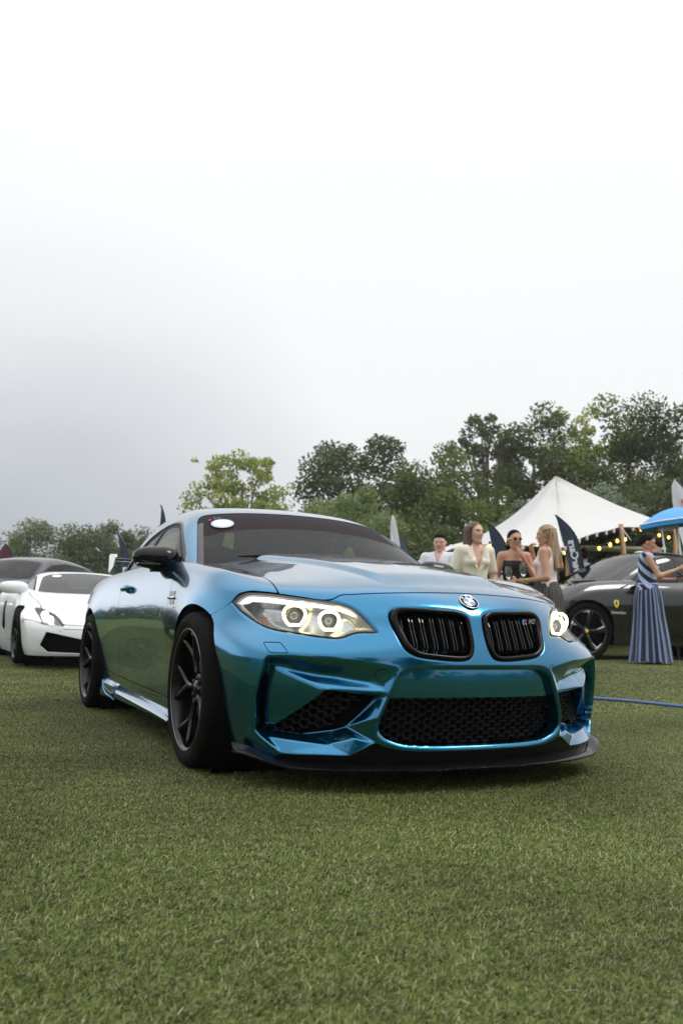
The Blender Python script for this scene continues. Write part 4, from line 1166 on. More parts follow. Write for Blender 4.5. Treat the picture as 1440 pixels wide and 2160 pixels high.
    for sg in (-1, 1):
        def mf(X, Y, Z):
            b_ = (np.sqrt((X/.07)**2+((Y-.13)/(mw))**4+(Z/mh)**2)-1)*.04
            arm = np.maximum(np.abs(X-.01)-.025, np.maximum(np.abs(Z+mh*.6)-.012, np.maximum(-.06-Y, Y-.12)))-.004
            return smin(b_, arm, .02)
        V, F = nets(mf, (-.10, -.08, -.12), (.10, .30, .12), .012)
        if sg < 0: F = F[:, ::-1]
        mk('door_mirror', V*np.array([1, sg, 1])+np.array([mx_, sg*my_, mz_]), F, s.get('mirm', paint), root)
    return root

M_wpaint = mat('pearl_white_paint', (.72, .745, .76), .28, 0, coat=.3, coat_r=.02)
M_gpaint = paintmat('dark_grey_metallic_paint', (.022, .025, .029), .5, .35, .2, 1.4)
M_kpaint = paintmat('black_metallic_paint', (.010, .011, .0125), .7, .25, .2, 1.5)
M_lampw = mat('lit_headlamp', (1, 1, .95), .3, emit=(1, .9, .68), estr=3.)
M_rimd = mat('dark_grey_alloy', (.05, .05, .055), .35, .8)
M_rims = mat('machined_alloy', (.62, .63, .65), .25, 1)

M_glassd = glassmat('dark_window_glass', (.5, .55, .6), .3, 0., 1.3)
M_glassg = glassmat('green_window_glass', (.62, .82, .76), .55, .05, 1.5)
# ---- white wedge supercar
LH = [(.21, .775), (.30, .70), (.46, .612), (.60, .572), (.84, .535), (.87, .56), (.76, .69), (.70, .742), (.50, .762)]
WI = np.array([(.705, .385), (.762, .235), (.68, .160), (.34, .145), (.26, .205), (.24, .285)])
wd = dict(xn=.05, zb=.10, zn=.34, rear=3.32, arches=[(0, .355), (-2.56, .37)], wr=.325, rr=.252, yo=.945, ww=.25, belt=.86, cabx=(-.22, -3.1), glass=M_glassg,
    cuts=[('headlamp_bowl', 'xa', catmull(LH, 3, corners=(0, 4)), M_silver, .05, True, lambda P: P[..., 2]-.38),
          ('front_intake', 'az', WI, M_dark, .14, False, lambda P: P[..., 0]-.35),
          ('side_intake', 'xz', np.array([(-1.72, .74), (-1.50, .76), (-1.36, .42), (-1.62, .34), (-1.80, .40)]), M_dark, .12, False, lambda P: P[..., 1]-.6)],
    regions=[('hood', lambda P: np.minimum.reduce([.70-.10*ss(.3, .9, P[..., 0])+.07*ss(-.2, .3, -P[..., 0])-P[..., 1], P[..., 2]-np.interp(P[..., 1], [0, .5, .8], [.425, .45, .5])-.012, P[..., 0]+.40]), False),
             ('door', lambda P: np.minimum.reduce([-.50-P[..., 0], P[..., 0]+1.45+.3*(P[..., 2]-.5), P[..., 2]-.26, P[..., 1]-.6]), True),
             ('front_bumper', lambda P: np.minimum.reduce([.412+.10*ss(.55, .9, P[..., 1])-P[..., 2], P[..., 0]-.36]), False)],
    screen=np.array([(.02, 0), (-.10, .35), (-.30, .62), (-.42, .665), (-.9, .56), (-1.04, .52), (-1.09, .44), (-1.11, 0), (-1.11, -.2), (.02, -.2)]),
    side=np.array([(-.50, .84), (-.95, 1.0), (-1.2, 1.075), (-1.45, 1.095), (-1.75, 1.07), (-2.1, .96), (-1.95, .86), (-1.5, .83), (-.8, .81)]),
    rearw=np.array([(-1.95, -.1), (-1.95, .42), (-2.6, .5), (-2.6, -.1)]), wipers=[[(-.20, -.45), (-.12, -.20), (-.08, .10)], [(-.10, -.05), (-.15, .25), (-.25, .5)]], mirror=(-.50, .80, .90, .17, .075), pillars=[])
lam = back_car('wedge_supercar', 'white wedge-shaped supercar with its headlight on, parked behind the blue coupe', (-7.33, -.12, .08), R(2), wedge_body, wedge_cab, M_wpaint, wd)
for sg in (-1, 1):
    p = solve(wedge_body, np.array([[.30, sg*.745, .3]]), np.array([[0, 0, 1.]]), .8)[0]
    hl = G()
    for q, w_ in (((.44, .675), .045), ((.62, .64), .04)):
        P = solve(wedge_body, np.array([[q[0], sg*q[1], .3]]), np.array([[0, 0, 1.]]), .8)[0]
        hl.ball(P-np.array([.02, 0, .035]), w_, 12, 8)
    hl.obj('headlamp', M_lampw, lam)
    P = [solve(wedge_body, np.array([[x, 0, z]]), np.array([[0, sg*1., 0]]), 1.2)[0] for x, z in ((.40, .535), (.40, .485), (.50, .475))]
    G().add([p+np.array([0, sg*.004, 0]) for p in P]+[p-np.array([0, sg*.01, 0]) for p in P], [(0, 1, 2), (0, 3, 4, 1), (1, 4, 5, 2), (2, 5, 3, 0)]).obj('side_marker', M_amber, lam, False)
q = G(); q.bbox((-2.9, 0, 1.02), (.25, 1.5, .02), .008); q.obj('tail_wing', M_wpaint, lam, True, 40)
q = G().lathe([(0, 0), (.06, 0), (.062, -.002)], 24, 'z'); cc = solve(wedge_cab, np.array([[-.98, -.36, .8]]), np.array([[0, 0, 1.]]), .8)[0]; q.move(Matrix(frame(cc, gradn(wedge_cab, cc), off=.004))); q.obj('event_sticker', M_white, lam)

# ---- dark grey SUV at the left edge
sv = dict(xn=.1, zb=.24, zn=.60, rear=4.0, arches=[(0, .41), (-3.0, .42)], wr=.375, rr=.27, yo=.985, ww=.29, belt=1.16, cabx=(-.55, -3.9), glass=M_glassd,
    cuts=[('headlamp_bowl', 'az', np.array([(.90, .90), (.56, .86), (.54, .79), (.80, .80), (.90, .84)]), M_silver, .05, True, lambda P: P[..., 0]-.2),
          ('front_intake', 'az', np.array([(.85, .62), (.80, .36), (.3, .34), (.3, .60)]), M_dark, .1, False, lambda P: P[..., 0]-.35)],
    regions=[('hood', lambda P: np.minimum.reduce([.72-P[..., 1], P[..., 2]-.88, P[..., 0]+.62]), False),
             ('door', lambda P: np.minimum.reduce([-.60-P[..., 0], P[..., 0]+1.65, P[..., 2]-.42, P[..., 1]-.6]), True)],
    screen=np.array([(-.40, -.2), (-.40, .60), (-.60, .70), (-.95, .70), (-1.33, .60), (-1.38, .54), (-1.40, -.2)]),
    side=np.array([(-.80, 1.16), (-1.15, 1.33), (-1.5, 1.47), (-2.0, 1.53), (-2.7, 1.50), (-3.3, 1.38), (-3.5, 1.2), (-2.5, 1.13), (-1.0, 1.12)]),
    wipers=[[(-.62, -.5), (-.58, 0)], [(-.60, .05), (-.66, .5)]], mirror=(-.85, .93, 1.18, .15, .10), pillars=[(-1.75, -.25, .035)])
suv = back_car('grey_suv', 'dark grey car half hidden behind the white supercar at the left edge', (-12.0, -1.55, .08), R(-38.7), suv_body, suv_cab, M_gpaint, sv)
for sg in (-1, 1): G().ball((.72, sg*.74, .845), (.04, .06, .02), 12, 8).obj('headlamp', M_lampw, suv)

# ---- black grand tourer on the right
def gtspokes(root, hub, edge, rr, sg):
    for k in range(5):
        a0 = k*2*math.pi/5+.55
        t_, e_ = G(), G()
        for f, m_, w0, w1, dy in ((t_, 0, .020, .034, 0), ):
            pts = [((.05+u*(rr-.06))*math.cos(a0), hub+(edge-hub)*u**1.5, (.05+u*(rr-.06))*math.sin(a0)) for u in np.linspace(0, 1, 6)]
            f.tube(pts, list(np.linspace(w0, w1, 6)), 8, flat=.45, upv=(0, 1, 0))
        t_.obj('spoke', M_rimd, root)
        for u0 in (-.19,):
            pts = [((.10+u*(rr-.108))*math.cos(a0+u0*u), hub+(edge-hub)*u**1.5+sg*.010, (.10+u*(rr-.108))*math.sin(a0+u0*u)) for u in np.linspace(0, 1, 5)]
            e_.tube(pts, [.004, .007, .011, .015, .018], 6, flat=.5, upv=(0, 1, 0))
        arc = [((rr-.022)*math.cos(a0-.05-t), edge+sg*.006, (rr-.022)*math.sin(a0-.05-t)) for t in np.linspace(0, .52, 7)]
        e_.tube(arc, [.013, .015, .014, .012, .009, .006, .003], 6, flat=.6, upv=(0, 1, 0))
        e_.obj('spoke_face', M_rims, root)
    G().lathe([(0, hub+sg*.02), (.03, hub+sg*.02), (.034, hub+sg*.01), (.075, hub), (.07, hub-sg*.04)], 28).obj('hub', M_rimd, root)
    G().lathe([(0, hub+sg*.024), (.026, hub+sg*.024), (.028, hub+sg*.018)], 20).obj('centre_cap', mat('yellow_cap', (.85, .58, .02), .35, coat=1), root)
M_redc = mat('red_caliper', (.55, .012, .015), .3, coat=1)
_gc2 = gt_cab; gt_cab = lambda x, y, z: _gc2(x-.10, y, z)
gt = dict(xn=.1, zb=.20, zn=.50, rear=3.95, arches=[(0, .42), (-2.98, .43)], wr=.385, rr=.285, yo=.985, ww=.28, belt=1.10, cabx=(-.35, -3.9), spk=gtspokes, cal=M_redc, glass=glassmat('tinted_window_glass', (.5, .55, .6), .25, .03),
    cuts=[('headlamp_bowl', 'az', np.array([(.90, .86), (.60, .82), (.60, .78), (.88, .80)]), M_dark, .04, True, lambda P: P[..., 0]-.2),
          ('front_intake', 'az', np.array([(.75, .5), (.70, .32), (0, .30), (0, .55)]), M_dark, .1, False, lambda P: P[..., 0]-.5),
          ('sill_recess', 'xz', np.array([(-.62, .30), (-.95, .37), (-2.4, .36), (-2.45, .27), (-.9, .27)]), M_black, .03, False, lambda P: P[..., 1]-.6)],
    regions=[('hood', lambda P: np.minimum.reduce([.80-P[..., 1], P[..., 2]-.86, P[..., 0]+.50]), False),
             ('door', lambda P: np.minimum.reduce([-.66-.10*ss(.6, 1.1, P[..., 2])-P[..., 0], P[..., 0]+1.78, P[..., 2]-.40, P[..., 1]-.6]), True)],
    screen=np.array([(-.10, -.2), (-.12, .50), (-.35, .72), (-.62, .735), (-1.0, .655), (-1.22, .60), (-1.34, .50), (-1.40, .3), (-1.42, -.2)]),
    side=catmull([(-.82, 1.10), (-1.0, 1.235), (-1.18, 1.36), (-1.40, 1.45), (-1.75, 1.495), (-2.3, 1.48), (-2.8, 1.38), (-3.1, 1.22), (-3.0, 1.12), (-2.0, 1.10), (-1.4, 1.095)], 3, corners=(0,)),
    wipers=[[(-.30, -.5), (-.33, .0)], [(-.33, .1), (-.42, .55)]], mirror=(-.86, .93, 1.08, .14, .075), mirm=M_kpaint, pillars=[(-1.62, -.22, .03), (-1.82, -.25, .02)])
fer = back_car('black_grand_tourer', 'black four-seat sports car with yellow shield badge and red brake calipers, parked before the tent', (-6.64, 6.10, .21), R(-95.5), gt_body, gt_cab, M_kpaint, gt)
# shield badge and door lettering on the side that faces the camera
def onside(Bf, x, z): return solve(Bf, np.array([[x, 0, z]]), np.array([[0, 1., 0]]), 1.3)[0]
P = onside(gt_body, -.43, .765); n = gradn(gt_body, P); M4 = Matrix(frame(P, n, off=.003))
sh = bpy.data.objects.new('shield_badge', None); COL.objects.link(sh); sh.parent = fer; sh.matrix_local = M4
shp = [(-.040, .048), (0, .056), (.040, .048), (.040, 0), (.028, -.034), (0, -.058), (-.028, -.034), (-.040, 0)]
G().prism(shp, 0, .003).obj('shield', mat('yellow_enamel', (.86, .68, .02), .3, coat=1), sh, False)
hs_ = [(-.006, -.036), (-.002, -.012), (-.014, -.004), (-.018, -.018), (-.022, -.004), (-.010, .008), (-.012, .022), (-.006, .034), (.006, .030), (.012, .020), (.006, .014), (.012, .002), (.020, .006), (.016, -.008), (.008, -.010), (.006, -.034)]
G().prism(hs_, .003, .005).obj('prancing_figure', M_frit, sh, False)
G().prism([(-.040, .049), (0, .057), (.040, .049), (.040, .042), (0, .050), (-.040, .042)], .003, .0045).obj('shield_stripe', mat('green_enamel', (.05, .3, .08), .3), sh, False)
P = onside(gt_body, -.47, .645); n = gradn(gt_body, P); lt = textmesh('fender_lettering', 'DriverCars', .052, M_white, fer, Matrix(frame(P, n, off=.004)), .001, bold=.0008)
P = onside(gt_body, -.86, .98); n = gradn(gt_body, P); q = G().box((0, 0, 0), (.09, .12, .002), rotm('Z', .12)); q.move(Matrix(frame(P, n, off=.02))); q.obj('paper_sign', M_white, fer, False)
q = G().box((0, 0, 0), (.09, .05, .003)); cc = solve(gt_cab, np.array([[-.52, .45, 1.0]]), np.array([[0, 0, 1.]]), .6)[0]; q.move(Matrix(frame(cc, gradn(gt_cab, cc), off=-.02))); q.obj('windscreen_card', M_white, fer, False)
# fender vent behind the front wheel
G().tube([onside(gt_body, -.49, .955)+np.array([0, .004, 0]), onside(gt_body, -.60, 1.0)+np.array([0, .004, 0]), onside(gt_body, -.72, 1.04)+np.array([0, .004, 0])], [.004, .014, .006], 8, flat=.5).obj('fender_vent', M_dark, fer)
# ================================================================ people
M_skin2 = mat('tanned_skin', (.50, .27, .175), .5, var=.08, vscale=30)
M_skin3 = mat('fair_skin', (.62, .38, .29), .5, var=.08, vscale=30)
M_eye = mat('eye_white', (.7, .68, .65), .2); M_iris = mat('eye_iris', (.03, .02, .012), .15); M_lip = mat('lip', (.45, .12, .11), .4)
M_hbrown = mat('brown_hair', (.075, .038, .02), .65, spec=.2, var=.5, vscale=60); M_hdark = mat('dark_hair', (.010, .006, .005), .7, spec=.1, var=.4, vscale=60)
def strands(m, c1, c2, sc=90):
    nt = m.node_tree; b = nt.nodes['Principled BSDF']; t = nt.nodes.new('ShaderNodeTexCoord'); mp = nt.nodes.new('ShaderNodeMapping'); mp.inputs['Scale'].default_value = (1, 1, .06)
    n = nt.nodes.new('ShaderNodeTexNoise'); n.inputs['Scale'].default_value = sc; n.inputs['Detail'].default_value = 3
    r = nt.nodes.new('ShaderNodeMix'); r.data_type = 'RGBA'; r.inputs['A'].default_value = (*c1, 1); r.inputs['B'].default_value = (*c2, 1)
    k = nt.nodes.new('ShaderNodeMapRange'); k.inputs['From Min'].default_value = .38; k.inputs['From Max'].default_value = .62
    nt.links.new(t.outputs['Object'], mp.inputs[0]); nt.links.new(mp.outputs[0], n.inputs['Vector']); nt.links.new(n.outputs['Fac'], k.inputs['Value']); nt.links.new(k.outputs[0], r.inputs['Factor']); nt.links.new(r.outputs['Result'], b.inputs['Base Color'])
    bp = nt.nodes.new('ShaderNodeBump'); bp.inputs['Strength'].default_value = .5; bp.inputs['Distance'].default_value = .01; nt.links.new(n.outputs['Fac'], bp.inputs['Height']); nt.links.new(bp.outputs[0], b.inputs['Normal'])
    return m
M_hblond = strands(mat('blonde_hair', (.3, .2, .1), .42), (.46, .32, .18), (.13, .075, .04)); M_hlong = strands(mat('chestnut_hair', (.1, .05, .03), .42), (.14, .065, .034), (.035, .016, .010))
def stripes(name, c1, c2, scale, rot):
    m = mat(name, c1, .8); nt = m.node_tree; b = nt.nodes['Principled BSDF']; t = nt.nodes.new('ShaderNodeTexCoord'); mp = nt.nodes.new('ShaderNodeMapping'); mp.inputs['Rotation'].default_value = rot
    w = nt.nodes.new('ShaderNodeTexWave'); w.inputs['Scale'].default_value = scale; w.inputs['Distortion'].default_value = .6; w.inputs['Detail Scale'].default_value = 2
    r = nt.nodes.new('ShaderNodeValToRGB'); r.color_ramp.interpolation = 'CONSTANT'; e = r.color_ramp.elements; e[0].color = (*c1, 1); e[1].position = .5; e[1].color = (*c2, 1)
    nt.links.new(t.outputs['Object'], mp.inputs[0]); nt.links.new(mp.outputs[0], w.inputs['Vector']); nt.links.new(w.outputs['Fac'], r.inputs[0]); nt.links.new(r.outputs[0], b.inputs['Base Color']); return m

def hand(W_, d, n, curl=.5, side=1, r=.0085):
    d = np.array(d, float); d /= np.linalg.norm(d); n = np.array(n, float); n -= d*(n@d); n /= np.linalg.norm(n); s = np.cross(n, d)*side
    W_ = np.array(W_, float); caps = [(W_-d*.01, W_+d*.03, .024, .026)]
    for i, (o_, L) in enumerate(((-.028, .060), (-.010, .072), (.009, .075), (.026, .068))):
        k = W_+d*.082+s*o_; caps.append((W_+d*.02+s*o_*.6, k, .013, .011))
        a = curl*1.2; p1 = k+(d*math.cos(a)+n*math.sin(a))*L*.42; a2 = curl*2.3; p2 = p1+(d*math.cos(a2)+n*math.sin(a2))*L*.32; a3 = curl*3.0; p3 = p2+(d*math.cos(a3)+n*math.sin(a3))*L*.26
        caps += [(k, p1, r+.001, r), (p1, p2, r, r-.0005), (p2, p3, r-.0005, r-.0015)]
    t0 = W_+d*.022+s*.022; t1 = t0+d*.030+s*.024+n*.014; t2 = t1+d*.026+s*(.010-.014*curl)+n*(.012+.02*curl); caps += [(t0, t1, .014, .010), (t1, t2, .010, .008)]
    P = np.concatenate([[c[0], c[1]] for c in caps])
    def f(X, Y, Z):
        o = None
        for a, b, ra, rb in caps:
            q = cap_(X, Y, Z, a, b, ra, rb); o = q if o is None else smin(o, q, .006)
        return o
    return nets(f, P.min(0)-.035, P.max(0)+.035, .0055)

def head_f(X, Y, Z, male=False):
    j = 1.12 if male else 1.
    f = ell_(X, Y, Z, (-.012, 0, .030), (.095, .076, .088))
    f = smin(f, ell_(X, Y, Z, (.020, 0, -.030), (.068, .058*j, .084)), .03)
    f = smin(f, cap_(X, np.abs(Y), Z, (-.005, .040*j, -.055), (.052, .010*j, -.093), .021), .025)
    f = smin(f, ell_(X, Y, Z, (.066, 0, -.093), (.022, .02*j, .018)), .015)
    f = smin(f, ell_(X, np.abs(Y), Z, (.055, .036, -.020), (.022, .018, .020)), .02)
    f = smin(f, ell_(X, np.abs(Y), Z, (.072, .026, .034), (.016, .026, .009)), .012)
    f = np.maximum(f, -smin(ell_(X, np.abs(Y), Z, (.096, .031, .012), (.016, .019, .013)), f*0+1, .01))
    f = smin(f, cap_(X, Y, Z, (.081, 0, .022), (.101, 0, -.016), .007, .010), .008)
    f = smin(f, ell_(X, np.abs(Y), Z, (.090, .010, -.020), (.010, .008, .007)), .006)
    f = smin(f, ell_(X, Y, Z, (.083, 0, -.050), (.011, .024, .008)), .008)
    f = smin(f, ell_(X, np.abs(Y), Z, (-.008, .076, -.002), (.017, .009, .029)), .006)
    return f
def hair_f(style):
    def f(X, Y, Z):
        c = ell_(X, Y, Z, (-.018, 0, .036), (.0995, .0805, .0905)); line = X-.034-.75*(Z-.045)
        c = np.maximum(c, line); c = np.maximum(c, -(Z+.075))
        if style == 'short': c = smin(c, np.maximum(ell_(X, Y, Z, (.030, 0, .092), (.050, .058, .026)), line-.02), .02)
        if style == 'bun':
            c = smin(c, ell_(X, Y, Z, (-.115, 0, -.035), (.042, .045, .040)), .03)
        if style in ('long', 'halfup'):
            L = -.34 if style == 'long' else -.36
            for sy in (-1, 1):
                c = smin(c, cap_(X*1.1, Y, Z, (-.055, sy*.045, .02), (-.085, sy*.075, L), .052, .036), .04)
            c = smin(c, cap_(X, Y, Z, (-.075, 0, 0), (-.11, 0, L), .05, .042), .03)
            if style == 'long':
                for sy in (-1, 1): c = smin(c, cap_(X, Y, Z, (.0, sy*.078, .05), (-.005, sy*.085, -.24), .022, .020), .03)
            else:
                c = smin(c, cap_(X, np.abs(Y), Z, (.0, .078, .055), (-.10, .02, .045), .012, .012), .01)
        if style == 'back':
            c = smin(c, cap_(X, Y, Z, (-.09, 0, .0), (-.07, .0, -.24), .04, .030), .03); c = smin(c, cap_(X, np.abs(Y), Z, (-.05, .060, -.02), (-.055, .065, -.20), .02, .014), .02)
        return c
    return f
def person(label, loc, rz, H, arms, skin, hair, hmat, head=(0, 0), male=False, clothes=(), group=None, hands=None, extra=None, legs=None, seated=False):
    root = thing('person', label, 'person', loc, R(rz), group); k = H/1.65; root.scale = (k, k, k)
    sw = .185 if male else .158; ch = (.115, .165, .20) if male else (.098, .140, .19)
    lg = legs or [((0, .088, .88), (.012, .088, .48), (-.015, .085, .09)), ((0, -.088, .88), (.012, -.088, .48), (-.015, -.085, .09))]
    def torso(X, Y, Z, t=0.):
        f = ell_(X, Y, Z, (0, 0, 1.235), (ch[0]+t, ch[1]+t, ch[2]+t))
        f = smin(f, ell_(X, Y, Z, (0, 0, 1.05), ((.10 if male else .085)+t, (.14 if male else .112)+t, .15)), .06)
        f = smin(f, ell_(X, Y, Z, (-.01, 0, .92), (.112+t, (.155 if male else .160)+t, .13)), .06)
        f = smin(f, cap_(X, Y, Z, (-.005, -sw+.02, 1.352), (-.005, sw-.02, 1.352), .047+t), .05)
        if not male: f = smin(f, ell_(X, np.abs(Y), Z, (.072, .066, 1.225), (.052+t, .056+t, .056)), .03)
        return f
    def armf(X, Y, Z, i, t=0., lo=0, hi=2):
        S, E, W_ = [np.array(q, float) for q in arms[i]]; r = 1.15 if male else 1.
        f = cap_(X, Y, Z, S, E, .046*r+t, .036*r+t)
        return smin(f, cap_(X, Y, Z, E, W_, .037*r+t, .023*r+t), .02) if hi > 1 else f
    def legf(X, Y, Z, t=0.):
        f = None
        for h, kn, an in lg:
            q = smin(cap_(X, Y, Z, h, kn, .084+t, .052+t), cap_(X, Y, Z, kn, an, .052+t, .034+t), .02)
            q = smin(q, cap_(X, Y, Z, (an[0], an[1], an[2]-.045), (an[0]+.13, an[1]*1.08, an[2]-.062), .034, .026), .02)
            f = q if f is None else np.minimum(f, q)
        return f
    def bodyf(X, Y, Z):
        f = smin(torso(X, Y, Z), legf(X, Y, Z), .03)
        f = smin(f, cap_(X, Y, Z, (-.012, 0, 1.35), (.006, 0, 1.47), .050 if male else .043, .047 if male else .040), .035)
        for i in (0, 1): f = smin(f, armf(X, Y, Z, i), .03)
        return f
    pts = np.array([p for a in arms for p in a]+[p for l in lg for p in l]); lo = np.minimum(pts.min(0)-.10, (-.2, -.26, 0)); hi = np.maximum(pts.max(0)+.16, (.2, .26, 1.5)); lo[2] = max(lo[2], -.02)
    h_ = .016
    V, F = nets(bodyf, lo, hi, h_)
    parts = [(V, [tuple(q) for q in F.tolist()])]
    hy, hp = R(head[0]), R(head[1]); HM = np.array((Matrix.Translation((.012, 0, 1.535)) @ Matrix.Rotation(hy, 4, 'Z') @ Matrix.Rotation(hp, 4, 'Y')))
    V, F = nets(lambda X, Y, Z: head_f(X, Y, Z, male), (-.13, -.11, -.14), (.13, .11, .14), .0065)
    V = V @ HM[:3, :3].T+HM[:3, 3]; parts.append((V, [tuple(q) for q in F.tolist()]))
    for i in (0, 1):
        if not hands or not hands[i]: continue
        hd = hands[i]; V, F = hand(arms[i][2], hd[0], hd[1], hd[2], -1 if i == 0 else 1); parts.append((V, [tuple(q) for q in F.tolist()]))
    V, F = join(*parts); mk('body', V, F, skin, root)
    # face
    def hput(g, nm, m): g.move(HM); return g.obj(nm, m, root)
    for sy in (-1, 1):
        hput(G().ball((.0765, sy*.031, .012), (.010, .0135, .008), 12, 8), 'eye', M_eye)
        hput(G().ball((.0835, sy*.031, .0115), (.004, .0058, .0058), 10, 6), 'iris', M_iris)
        hput(G().tube([(.084, sy*.016, .030), (.088, sy*.030, .0345), (.076, sy*.050, .030)], [.0028, .0034, .0015], 6), 'eyebrow', hmat)
        hput(G().tube([(.082, sy*.018, .0165), (.0885, sy*.031, .0205), (.078, sy*.046, .0150)], .0022, 6), 'eyelid', skin if male else M_hdark)
    hput(G().ball((.0865, 0, -.0465), (.0085, .022, .0045), 12, 6).ball((.0860, 0, -.0545), (.0090, .019, .0050), 12, 6), 'lips', M_lip)
    hf = hair_f(hair) if hair else None
    if hf:
        V, F = nets(hf, (-.17, -.15, -.42 if hair in ('long', 'halfup') else -.26), (.13, .15, .16), .009); V = V @ HM[:3, :3].T+HM[:3, 3]; mk('hair', V, F, hmat, root)
    for nm, fn, m in clothes:
        V, F = nets(lambda X, Y, Z: fn(X, Y, Z, torso, armf, legf), lo-.04, hi+.04, h_*.9)
        if len(F): mk(nm, V, F, m, root)
    if extra: extra(root, HM)
    return root
# garments
def shirt(sleeve=1., t=.018, neck=1.40, hem=.86, vee=.0, vw=.5, shoulder=True):
    def f(X, Y, Z, torso, armf, legf):
        q = torso(X, Y, Z, t)
        if sleeve > 0:
            for i in (0, 1):
                a = armf(X, Y, Z, i, t*.9, hi=2 if sleeve > .7 else 1); 
                if sleeve <= .7: a = np.maximum(a, 1.35-sleeve*.42-Z)
                q = smin(q, a, .03)
        q = np.maximum(q, Z-neck-.05*ss(.02, .12, -X)); q = np.maximum(q, hem-Z)
        if vee: q = np.maximum(q, -np.maximum(-X+.0, np.abs(Y)-(Z-vee)*vw))
        if not shoulder: q = np.maximum(q, np.abs(Y)-.095-.6*np.maximum(0, 1.30-Z))
        return q
    return f
def trousers(t=.02, top=.98): return lambda X, Y, Z, torso, armf, legf: np.maximum(np.maximum(smin(legf(X, Y, Z, t), np.maximum(torso(X, Y, Z, t*.7), Z-top), .03), Z-top), .06-Z)
def straightskirt(z0, z1, w=.17):
    return lambda X, Y, Z, *a: np.maximum(np.maximum(np.sqrt((X/.9)**2+Y**2)-w-.02*(z1-Z), Z-z1), z0-Z)
def tube_top(z0=.86, z1=1.29, t=.010): return lambda X, Y, Z, torso, armf, legf: np.maximum(np.maximum(torso(X, Y, Z, t), Z-z1-.015*np.cos(Y*40)*0), z0-Z)
C_white = mat('white_cotton', (.72, .74, .80), .85, bump=.3, bscale=14); C_cream = mat('cream_crepe', (.82, .76, .64), .8, bump=.2, bscale=12); C_black = mat('black_crepe', (.008, .008, .010), .8)
C_pink = mat('pale_pink_silk', (.78, .66, .68), .55, bump=.25, bscale=14); C_navy = mat('navy_trousers', (.02, .025, .04), .85); C_blue = mat('light_blue_shirt', (.30, .46, .66), .85, bump=.3, bscale=14)
C_str = stripes('blue_striped_cloth', (.015, .018, .045), (.42, .52, .78), 3.0, (0, R(52), R(20)))
down = lambda s, w=.22: ((0, s*.165, 1.345), (-.02, s*(w), 1.08), (.06, s*(w+.01), .86))
hdn = ((.15, 0, -1), (0, -1, 0), .35)
def px_person(px, top, dep, **k):
    p = at3(px, top, dep); g_ = float(gz(p[0], p[1])); return person(loc=(p[0], p[1], g_), H=float(p[2]-g_), **k)

# man in a white shirt behind the windscreen pillar
px_person(928, 1126, 10.9, label='dark-haired man in an open white shirt looking down, beside the blue car', rz=-48, male=True, skin=M_skin3, hair='short', hmat=M_hdark, head=(8, 12),
    arms=[((0, .185, 1.345), (.02, .25, 1.08), (.20, .16, 1.0)), ((0, -.185, 1.345), (.02, -.25, 1.08), (.20, -.16, 1.0))], hands=[((.6, -.7, 0), (0, 0, -1), .6), ((.6, .7, 0), (0, 0, -1), .6)],
    clothes=[('shirt', shirt(1., .022, 1.415, .84, 1.24, .32), C_white), ('trousers', trousers(), C_navy)])
# woman in a cream blazer
def lapels(root, HM):
    for s in (-1, 1):
        g = G(); V = [(.128, s*.012, 1.12), (.10, s*.075, 1.40), (.105, s*.125, 1.33), (.118, s*.115, 1.27), (.135, s*.09, 1.25)]
        g.add(V+[(x-.012, y, z) for x, y, z in V], [(0, 1, 2, 3, 4), (9, 8, 7, 6, 5)]+[(i, (i+1) % 5, 5+(i+1) % 5, 5+i) for i in range(5)]); g.obj('lapel', C_cream, root, False)
px_person(1000, 1102, 9.4, label='long-haired woman in a cream short-sleeved blazer gazing to the right', rz=-8, skin=M_skin3, hair='long', hmat=M_hlong, head=(22, 0),
    arms=[((0, .165, 1.345), (-.03, .235, 1.08), (.10, .20, .90)), ((0, -.165, 1.345), (-.03, -.235, 1.08), (.10, -.20, .90))], hands=[hdn, hdn],
    clothes=[('blazer', shirt(.55, .018, 1.405, .78, 1.13, .30), C_cream), ('skirt', straightskirt(.45, .9, .18), C_cream)], extra=lapels)
# woman in a black strapless top and sunglasses
def shades(root, HM):
    g = G()
    for s in (-1, 1): g.ball((.094, s*.031, .012), (.005, .022, .0155), 16, 8)
    g.move(HM); g.obj('sunglasses', M_black, root)
    g = G()
    for s in (-1, 1): g.tube([(.090, s*.052, .014), (.06, s*.070, .014), (-.005, s*.082, .012)], .0045, 6)
    g.tube([(.098, -.01, .014), (.100, 0, .016), (.098, .01, .014)], .003, 5); g.move(HM); g.obj('glasses_frame', mat('ivory_frame', (.7, .6, .42), .3), root)
    g = G()
    for s in (-1, 1): g.tube([(-.005+.009*math.cos(t), s*.083, -.045+.012*math.sin(t)) for t in np.linspace(0, 2*math.pi, 10, endpoint=False)], .003, 5, closed=True)
    g.move(HM); g.obj('earring', M_gold, root)
M_gold = mat('gold', (.8, .5, .15), .25, 1)
blackw = px_person(1084, 1119, 10.0, label='woman in black strapless top and oval sunglasses with a hand at her chin', rz=-22, skin=M_skin2, hair='back', hmat=M_hdark, head=(10, 4),
    arms=[((0, .158, 1.345), (.07, .225, 1.075), (.15, .055, 1.335)), ((0, -.158, 1.345), (-.02, -.22, 1.07), (.20, -.14, 1.02))], hands=[((-.1, -.35, .9), (-1, 0, .3), .95), ((.7, .5, .1), (0, 1, -.2), .8)],
    clothes=[('strapless_top', tube_top(), C_black), ('skirt', straightskirt(.12, .9, .17), C_black)], extra=shades)
